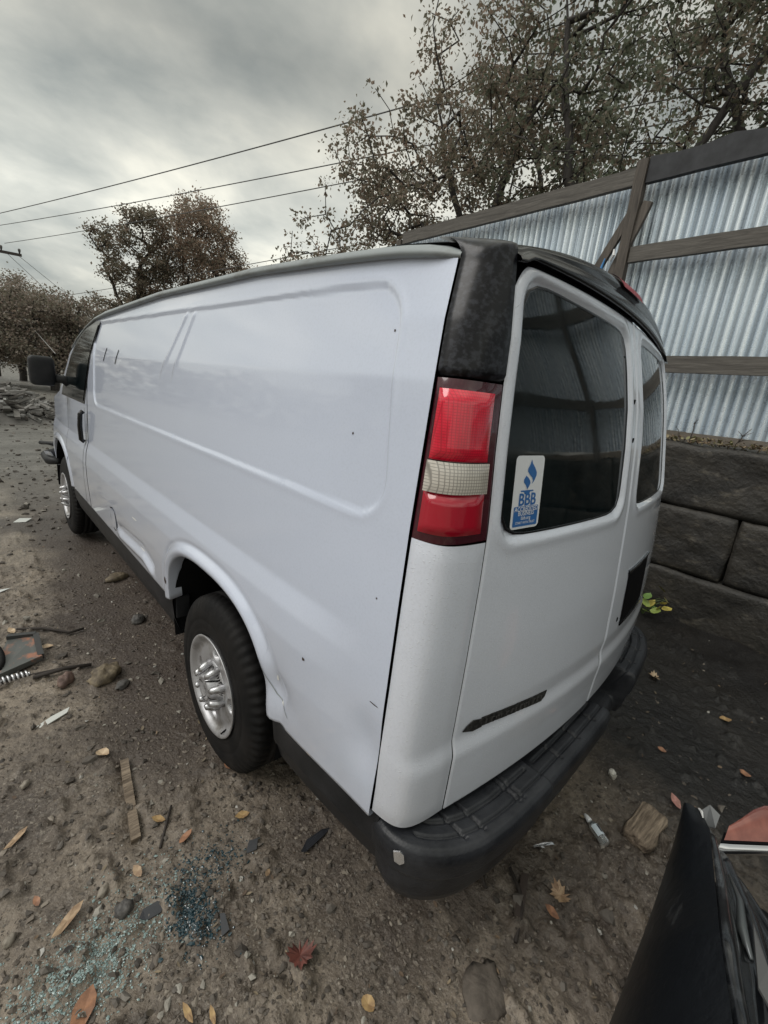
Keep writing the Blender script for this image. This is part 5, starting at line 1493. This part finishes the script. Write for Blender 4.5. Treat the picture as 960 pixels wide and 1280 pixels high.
stone('stone', -1.456, .834, (.024, .014, .012), M_ST4, 'small pale stone above the dark round stone', 'stone', 7, .8, G_, .1)
stone('stone', -.70, -.14, (.085, .06, .014), M_GRDST, 'flat dirt coloured stone half buried below the bumper', 'stone', 8, .5, G_, .4)
stone('stone', -1.69, .85, (.02, .013, .012), M_ST4, 'pale pebble at the left edge', 'stone', 9, .8, G_, .1)
stone('stone', -1.60, 1.45, (.02, .013, .012), M_ST4, 'pale pebble farther up along the left edge', 'stone', 10, .8, G_, .1)
stone('stone', -1.15, 1.9, (.04, .03, .02), M_ST3, 'grey stone tucked beside the brown mottled one', 'stone', 14, .8, G_, .1)
stone('stone', -.9, 2.55, (.05, .04, .03), M_ST3, 'dark stone in the shade of the van sill', 'stone', 15, .8, G_, .1)
stone('stone', -.85, 3.3, (.08, .05, .035), M_ST1, 'brown stone in the shade of the sill near the front wheel', 'stone', 16, .3, G_, .1)
stone('stone', .49, -.08, (.022, .016, .014), mat('stone_white', (.62, .6, .55), .6), 'small white chip on the black soil behind the bumper', 'stone', 11, .2, G_, .1)
# weathered chunk of wood
m = MB(); n_ = 9
for q in range(1): pass
xs = np.linspace(-1, 1, 16); A = np.linspace(0, 2 * math.pi, 17)[:-1]
V = []
for u in xs:
    for a in A:
        k = (abs(math.cos(a)) ** 4 + abs(math.sin(a)) ** 4) ** -.25
        rr0 = 1 + .22 * mnoise.noise(Vector((u * 1.5, math.cos(a) * 2, math.sin(a) * 2))) + .06 * math.sin(a * 9)
        e_ = 1 - .25 * max(0, abs(u) - .8) / .2
        V.append((u * .115 + .008 * mnoise.noise(Vector((u, a, 3))), math.cos(a) * .055 * k * rr0 * e_, math.sin(a) * .038 * k * rr0 * e_))
F = [(i * 16 + k, i * 16 + (k + 1) % 16, (i + 1) * 16 + (k + 1) % 16, (i + 1) * 16 + k) for i in range(15) for k in range(16)] + [tuple(range(15, -1, -1)), tuple(15 * 16 + k for k in range(16))]
M_CH = mat('rotten_wood', (.20, .16, .12), .8); noise_mix(M_CH, (.07, .05, .035), (.34, .27, .20), 12, .35, .65, 9, .7, sc=(.5, 4, 4)); bump(M_CH, 12, .9, .02, 9, sc=(.5, 5, 5))
o_ = obj('wood_chunk', V, F, M_CH, None, smooth=True); o_.location = (.275, -.285, GZ(.275, -.285) + .035); o_.rotation_euler = (.1, .05, R(-38) + math.pi / 2 + R(-55)); tag(o_, 'weathered chunk of rotten wood beside the black wreck', 'wood')
# half buried wood strip
o_ = board('wood_strip', (0, 0, 0), (-.059, -.404, 0), .020, .032, M_CH, 3, None); o_.location = (-1.272, 1.357, GZ(-1.30, 1.15) + .014); o_.rotation_euler = (0, R(4), 0); tag(o_, 'thin brown strip of wood half buried in the dirt', 'wood')
def stick(pts, r, m, label, name='stick', cat='stick', group=None):
    mb_ = MB(); P3 = [(x, y, GZ(x, y) + r + dz) for x, y, dz in pts]
    mb_.tube(P3, [r * random.uniform(.8, 1.1) for _ in P3], 7)
    return tag(mb_.build(name, m, smooth=True), label, cat, group)
M_TW = mat('dark_twig', (.035, .028, .024), .8)
stick([(-1.190, 1.01, .002), (-1.23, .94, .004), (-1.275, .865, .002)], .0045, M_TW, 'short dark twig beside the orange leaf', group='twigs on the dirt')
stick([(-1.20, 2.62, .004), (-1.28, 2.60, .01), (-1.40, 2.72, .01), (-1.52, 2.78, .012)], .009, M_TW, 'knobbly branch behind the broken plastic tray', group='twigs on the dirt')
stick([(-1.24, 2.17, .004), (-1.36, 2.19, .01), (-1.50, 2.17, .01)], .012, M_TW, 'brown root lying between the cable and the brown stone', group='twigs on the dirt')
stick([(-.33, .0, .004), (-.36, -.06, .01), (-.41, -.10, .01), (-.50, -.13, .0)], .007, M_TW, 'crooked twig under the bumper', group='twigs on the dirt')
stick([(-.45, .02, .004), (-.40, .10, .01), (-.33, .16, .01)], .006, M_TW, 'straight twig deeper under the bumper', group='twigs on the dirt')
# slate coloured plastic shards
M_SHARD = mat('dark_shard', (.035, .037, .043), .35)
def shard(x, y, pts, m, label, th=.004, tilt=(0, 0), name='plastic_shard', cat='plastic shard', z=.010, group='shards on the dirt'):
    mb_ = MB(); mb_.ngon([(a, b_, .004 * math.sin(a * 60)) for a, b_ in pts], th, (0, 0, 1))
    o_ = mb_.build(name, m); o_.location = (x, y, GZ(x, y) + z); o_.rotation_euler = (tilt[0], tilt[1], 0)
    return tag(o_, label, cat, group)
shard(-1.357, .679, [(-.035, .0), (-.02, .018), (.02, .014), (.04, -.005), (.02, -.022), (-.02, -.018)], M_SHARD, 'oval slate grey shard left of the dark glass crumbs', tilt=(.2, .1))
shard(-.816, .549, [(-.075, -.01), (-.03, .018), (.04, .016), (.075, .006), (.03, -.008), (-.06, -.02)], M_SHARD, 'long black shard on the dirt beside the rear sill', tilt=(.1, .1))
shard(-1.478, 1.807, [(-.075, -.022), (.01, .012), (.085, .028), (.07, .0), (.0, -.022), (-.055, -.036)], mat('white_shard', (.62, .63, .60), .4), 'pale white broken shard on the dirt left of the rear wheel', tilt=(.15, -.12))
shard(-1.20, .50, [(-.02, -.03), (.0, .03), (.012, .02), (.004, -.03)], M_SHARD, 'narrow dark shard below the dark glass crumbs')
shard(-1.02, .67, [(-.03, -.01), (.0, .02), (.03, .01), (.01, -.02)], M_SHARD, 'small dark shard right of the orange leaf', tilt=(.3, 0))
shard(-.63, .30, [(-.04, -.01), (.0, .015), (.05, .01), (.01, -.02)], M_SHARD, 'small dark shard in front of the bumper corner')
shard(-.37, -.075, [(-.08, -.015), (.07, .04), (.09, .02), (-.06, -.04)], mat('brown_panel', (.05, .035, .028), .6), 'flat brown panel scrap under the bumper', tilt=(.1, 0))
shard(-1.62, 3.45, [(-.10, -.02), (.0, .03), (.12, .02), (.02, -.04)], mat('white_scrap', (.6, .62, .6), .5), 'white scrap far out on the dirt left of the van', tilt=(.1, 0))
shard(-1.30, 5.2, [(-.06, -.03), (.0, .05), (.10, .03), (.04, -.05)], mat('white_scrap2', (.6, .62, .6), .5), 'white scrap on the gravel level with the front wheel', tilt=(.2, 0))
# shiny metal strip under the bumper
m = MB(); m.ngon([(-.003, .045, .004), (.003, .045, .004), (.007, 0, .008), (.008, -.040, .004), (-.002, -.044, .004), (-.004, 0, .008)], .003)
m.ngon([(-.010, .018, .008), (-.003, .02, .008), (-.004, .008, .008), (-.012, .004, .008)], .003)
o_ = m.build('metal_strip', M_BARE_HL); o_.location = (-.135, -.04, GZ(-.135, -.04) + .022); o_.rotation_euler = (0, R(-8), R(-58) + math.pi / 2 + R(25)); tag(o_, 'shiny bare metal strip standing in the dirt behind the bumper', 'metal strip')
# small clear bottle
bt = Vector((.129, -.092, 0)); bb = Vector((.062, -.206, 0))
zb_ = GZ(.1, -.15) + .022
dirb = (bt - bb).normalized()
root = empty('small_bottle', (bb.x, bb.y, zb_), 0); tag(root, 'small clear bottle with white cap lying on the dirt behind the bumper', 'bottle')
M_BOT = mat('bottle_plastic', (.75, .80, .82), .05, Transmission_Weight=.85, IOR=1.4)
m = MB(); L0 = (bt - bb).length
pp = lambda s: tuple(dirb * s)
m.tube([pp(0), pp(.004), pp(L0 * .60), pp(L0 * .70), pp(L0 * .76)], [.012, .0195, .0195, .012, .009], 20); m.build('body', M_BOT, root, smooth=True)
m = MB(); m.tube([pp(L0 * .76), pp(L0 * .79), pp(L0 * .92), pp(L0 * 1.0)], [.011, .0115, .009, .005], 14); m.build('cap', mat('white_cap', (.8, .82, .84), .35), root, smooth=True)
ringp = []
up_ = Vector((0, 0, 1)); sd_ = dirb.cross(up_)
A = np.linspace(R(-20), R(150), 10)
Xl = []; 
for s in (L0 * .22, L0 * .56): Xl.append([tuple(dirb * s + (up_ * math.sin(a) + sd_ * math.cos(a)) * .0200) for a in A])
V = [v for r_ in Xl for v in r_]
lb_ = obj('label', V, [(k, k + 1, 10 + k + 1, 10 + k) for k in range(9)], mat('bottle_label', (.62, .70, .76), .4), root, smooth=True)
V = [tuple(dirb * s + (up_ * math.sin(a) + sd_ * math.cos(a)) * .0203) for s in (L0 * .30, L0 * .54) for a in np.linspace(R(55), R(85), 4)]
obj('label_stripe', V, [(k, k + 1, 4 + k + 1, 4 + k) for k in range(3)], mat('label_ink', (.03, .035, .05), .5), root)
# broken plastic tray with orange mud
root = empty('plastic_tray', (-1.50, 2.46, GZ(-1.5, 2.46) + .01), 0); tag(root, 'broken grey plastic tray smeared with orange mud at the left edge', 'tray')
M_TRAY = mat('tray_plastic', (.16, .165, .16), .4); noise_mix(M_TRAY, (.10, .105, .10), (.36, .16, .10), 9, .52, .62, 6)
M_TRIM = mat('tray_rim', (.045, .045, .045), .5)
C_ = [(-.07, .22), (.06, .17), (.055, -.10), (-.16, -.19)]
m = MB(); m.ngon([(x, y, .01 + .01 * (i % 2)) for i, (x, y) in enumerate(C_)], .006); m.build('tray_floor', M_TRAY, root)
for a, b_, m_ in ((0, 1, M_TRIM), (1, 2, M_TRIM), (2, 3, M_TRAY)):
    m = MB(); m.beam((*C_[a], .018), (*C_[b_], .02), .028, .030); m.build('tray_rim', m_, root)
# old tyre-like dark hoop at the left edge
m = MB(); m.tube([(-1.70 + .09 * math.cos(a), 2.45 + .16 * math.sin(a), .035 + .015 * math.sin(a * 2)) for a in np.linspace(-1.5, 1.6, 14)], .018, 9)
tag(m.build('rubber_hoop', M_TYRE, smooth=True), 'dark rubber hoop at the left edge leaning on the plastic tray', 'hoop')
# cable with coiled spring sleeve
stick([(-1.72, 2.20, .01), (-1.60, 2.215, .012), (-1.47, 2.19, .012), (-1.36, 2.19, .014), (-1.28, 2.18, .006)], .009, M_TW, 'dark cable end lying beside the plastic tray', 'cable', 'cable')
m = MB(); pts = []
for k in range(60):
    t_ = k / 59; a = t_ * 2 * math.pi * 7
    pts.append((-1.64 + .13 * t_, 2.21 - .005 * t_ + .018 * math.cos(a), GZ(-1.6, 2.2) + .035 + .018 * math.sin(a)))
m.tube(pts, .0055, 6); tag(m.build('coil_spring', M_BARE_HL, smooth=True), 'bright coiled metal sleeve round the cable end', 'spring')
# leafy seedling at the wall foot
root = empty('seedling', (2.58, .40, GZ(2.58, .40))); tag(root, 'small seedling with green and yellow leaves at the foot of the wall', 'plant')
m = MB()
for k in range(7): m.tube([(0, 0, 0), (random.uniform(-.05, .05), random.uniform(-.05, .08), .08), (random.uniform(-.1, .1), random.uniform(-.14, .14), .18)], [.005, .004, .002], 5)
m.build('stem', mat('green_stem', (.08, .12, .04), .6), root)
cols_ = [mat('seedling_green', (.14, .24, .06), .5), mat('seedling_yellow', (.50, .42, .10), .5), mat('seedling_lime', (.28, .36, .09), .5), mat('seedling_olive', (.20, .18, .07), .5)]
for k in range(17):
    V, F = leaf_geo('oval', random.uniform(.07, .11), (random.uniform(-.12, .10), random.uniform(-.20, .14), random.uniform(.05, .27)), random.uniform(0, 6.3), .3, (random.uniform(-.9, .9), random.uniform(-.9, .9)), 1.3)
    o_ = obj('leaf', V, F, cols_[k % 4], root)

# ------------------------------------------------------------------ wrecked black car corner, bottom right
root = empty('wrecked_car_corner', (-.3, -.85, 0)); tag(root, 'torn off black car corner with chrome strip and red lamp in the near right corner', 'car wreck')
WO = (-.3, -.85, 0)
M_WB = mat('wreck_black_paint', (.008, .010, .013), .45, Coat_Weight=.3, Coat_Roughness=.3)
noise_mix(M_WB, (.005, .0065, .009), (.075, .078, .082), 5.5, .58, .70, 8, .7, sc=(.5, 1.3, 1))
bump(M_WB, 26, .35, .01, 6)
M_WF = mat('wreck_folded_plastic', (.015, .017, .02), .22, Coat_Weight=.8, Coat_Roughness=.1)
noise_mix(M_WF, (.008, .009, .011), (.09, .095, .10), 5, .55, .75, 6)
# near skin: ridge line to lower outer edge
ridge = np.array([(-.075, -.432, .50), (-.18, -.462, .545), (-.36, -.502, .56), (-.55, -.527, .62), (-.72, -.576, .62), (-1.05, -.64, .60)])
lower = np.array([(-.065, -.412, .42), (-.12, -.410, .30), (-.28, -.412, .20), (-.50, -.414, .14), (-.75, -.416, .10), (-1.05, -.42, .08)])
def rs(Pq, n_): 
    t0 = np.linspace(0, 1, len(Pq)); t1 = np.linspace(0, 1, n_); return np.stack([np.interp(t1, t0, Pq[:, k]) for k in range(3)], -1)
Ra, Lb = rs(ridge, 40), rs(lower, 40)
tt = np.linspace(0, 1, 20)
G_ = Ra[:, None] * (1 - tt)[None, :, None] + Lb[:, None] * tt[None, :, None]
bul = np.sin(tt * math.pi)[None] * .035
G_[..., 1] += bul; G_[..., 2] += bul * .9
G_[..., 2] += .008 * fbm(G_[..., 0] * 8, G_[..., 1] * 14, 3, 4)
sheet('bumper_skin', G_[..., 0], G_[..., 1], G_[..., 2], M_WB, root, WO)
# folded inner side with pleats falling away from the ridge
inner = np.array([(-.08, -.49, .40), (-.14, -.58, .40), (-.28, -.68, .42), (-.50, -.76, .44), (-.75, -.80, .44), (-1.05, -.82, .42)])
Ib = rs(inner, 60); Ra2 = rs(ridge, 60)
tt = np.linspace(0, 1, 26)
G2 = (Ra2[:, None] - np.array([0, .006, .012])) * (1 - tt)[None, :, None] + Ib[:, None] * tt[None, :, None]
G2[..., 2] += .022 * np.sin(tt * 15)[None] * (.4 + np.linspace(0, 1, 60)[:, None]) + .02 * (fbm(G2[..., 0] * 5, G2[..., 1] * 9, 3, 6) - .5)
sheet('folded_liner', G2[..., 0], G2[..., 1], G2[..., 2], M_WF, root, WO)
xq = np.linspace(-1.12, .02, 30); yq = np.linspace(-1.75, -.60, 30)
Xq, Yq = np.meshgrid(xq, yq, indexing='ij')
ed = np.minimum(np.minimum(Xq - xq[0], xq[-1] - Xq), Yq - yq[0])
Zq = .05 + .29 * sstep(0, .16, ed) + .05 * (fbm(Xq * 2.2, Yq * 2.2, 3, 9) - .5) + .03 * np.abs(fbm(Xq * 5, Yq * 3, 2, 19) - .5)
sheet('crumpled_panel', Xq, Yq, Zq, M_WF, root, WO)
# crushed bright edge along the fold
m = MB(); m.tube([(-.46, -.60, .52), (-.40, -.575, .52), (-.33, -.56, .525), (-.24, -.53, .50)], [.004, .012, .008, .003], 6); m.build('bent_metal_edge', mat('dull_metal', (.12, .13, .135), .35, .6), root, WO, True)
m = MB(); m.ngon([(-.40, -.585, .56), (-.36, -.57, .565), (-.50, -.62, .57), (-.60, -.655, .56), (-.56, -.61, .57)], .006); m.build('scuffed_flap', mat('scuffed_grey', (.10, .10, .10), .35), root, WO)
# lamp: red lens over a chrome strip, carried on a black shell
def bar(name, y0, y1, xf, z0, z1, dep, m_, n_=20):
    """rounded bar along y; xf(y) gives its near face"""
    ys_ = np.linspace(y0, y1, n_); pr_ = [(0, -1), (-.35, -.6), (-.5, 0), (-.35, .7), (.1, 1), (.6, 1)]
    X = np.array([[xf(y) + a * dep for a, b_ in pr_] for y in ys_]); Y = np.array([[y] * 6 for y in ys_]); Z = np.array([[(z0 + z1) / 2 + b_ * (z1 - z0) / 2 for a, b_ in pr_] for y in ys_])
    return sheet(name, X, Y, Z, m_, root, WO, flip=True)
xf = lambda y: -.145 + (-.49 - y) * 1.15
bar('chrome_strip', -.495, -.92, xf, .455, .500, .045, M_CHROME)
bar('lamp_gasket', -.495, -.92, lambda y: xf(y) + .012, .500, .506, .045, M_BLACK)
ys_ = np.linspace(-.500, -.92, 22); tt = np.linspace(0, 1, 9)
Yq, Tq = np.meshgrid(ys_, tt, indexing='ij')
grow_ = sstep(-.49, -.56, Yq)
Xq = xf(Yq) + .0 + .11 * Tq * (.35 + .65 * grow_); Zq = .507 + .055 * np.sin(Tq * 1.7) * (.35 + .65 * grow_)
M_OR = mat('faded_red_lens', (.25, .06, .04), .3, Coat_Weight=.8); noise_mix(M_OR, (.17, .045, .032), (.30, .10, .07), 12, .35, .65, 5)
sheet('lamp_lens', Xq, Yq, Zq, M_OR, root, WO)
m = MB(); m.ngon([(-.085, -.425, .505), (-.045, -.445, .525), (-.050, -.475, .515), (-.085, -.475, .49), (-.115, -.45, .50)], .004); m.build('bent_bracket', mat('bracket_grey', (.16, .165, .17), .4, .4), root, WO)
m = MB(); m.tube([(-.075, -.425, .512), (-.095, -.433, .522), (-.125, -.440, .53)], [.003, .004, .002], 6); m.build('chipped_edge', M_SCR, root, WO)
# legs of torn structure that carry it
for c0, h0 in (((-.1, -.9, .13), (.10, .3, .13)), ((-.7, -.95, .13), (.3, .3, .13)), ((-.5, -.58, .12), (.5, .12, .12))):
    m = MB(); m.box(c0, h0); m.build('crushed_frame', M_LINER, root, WO)
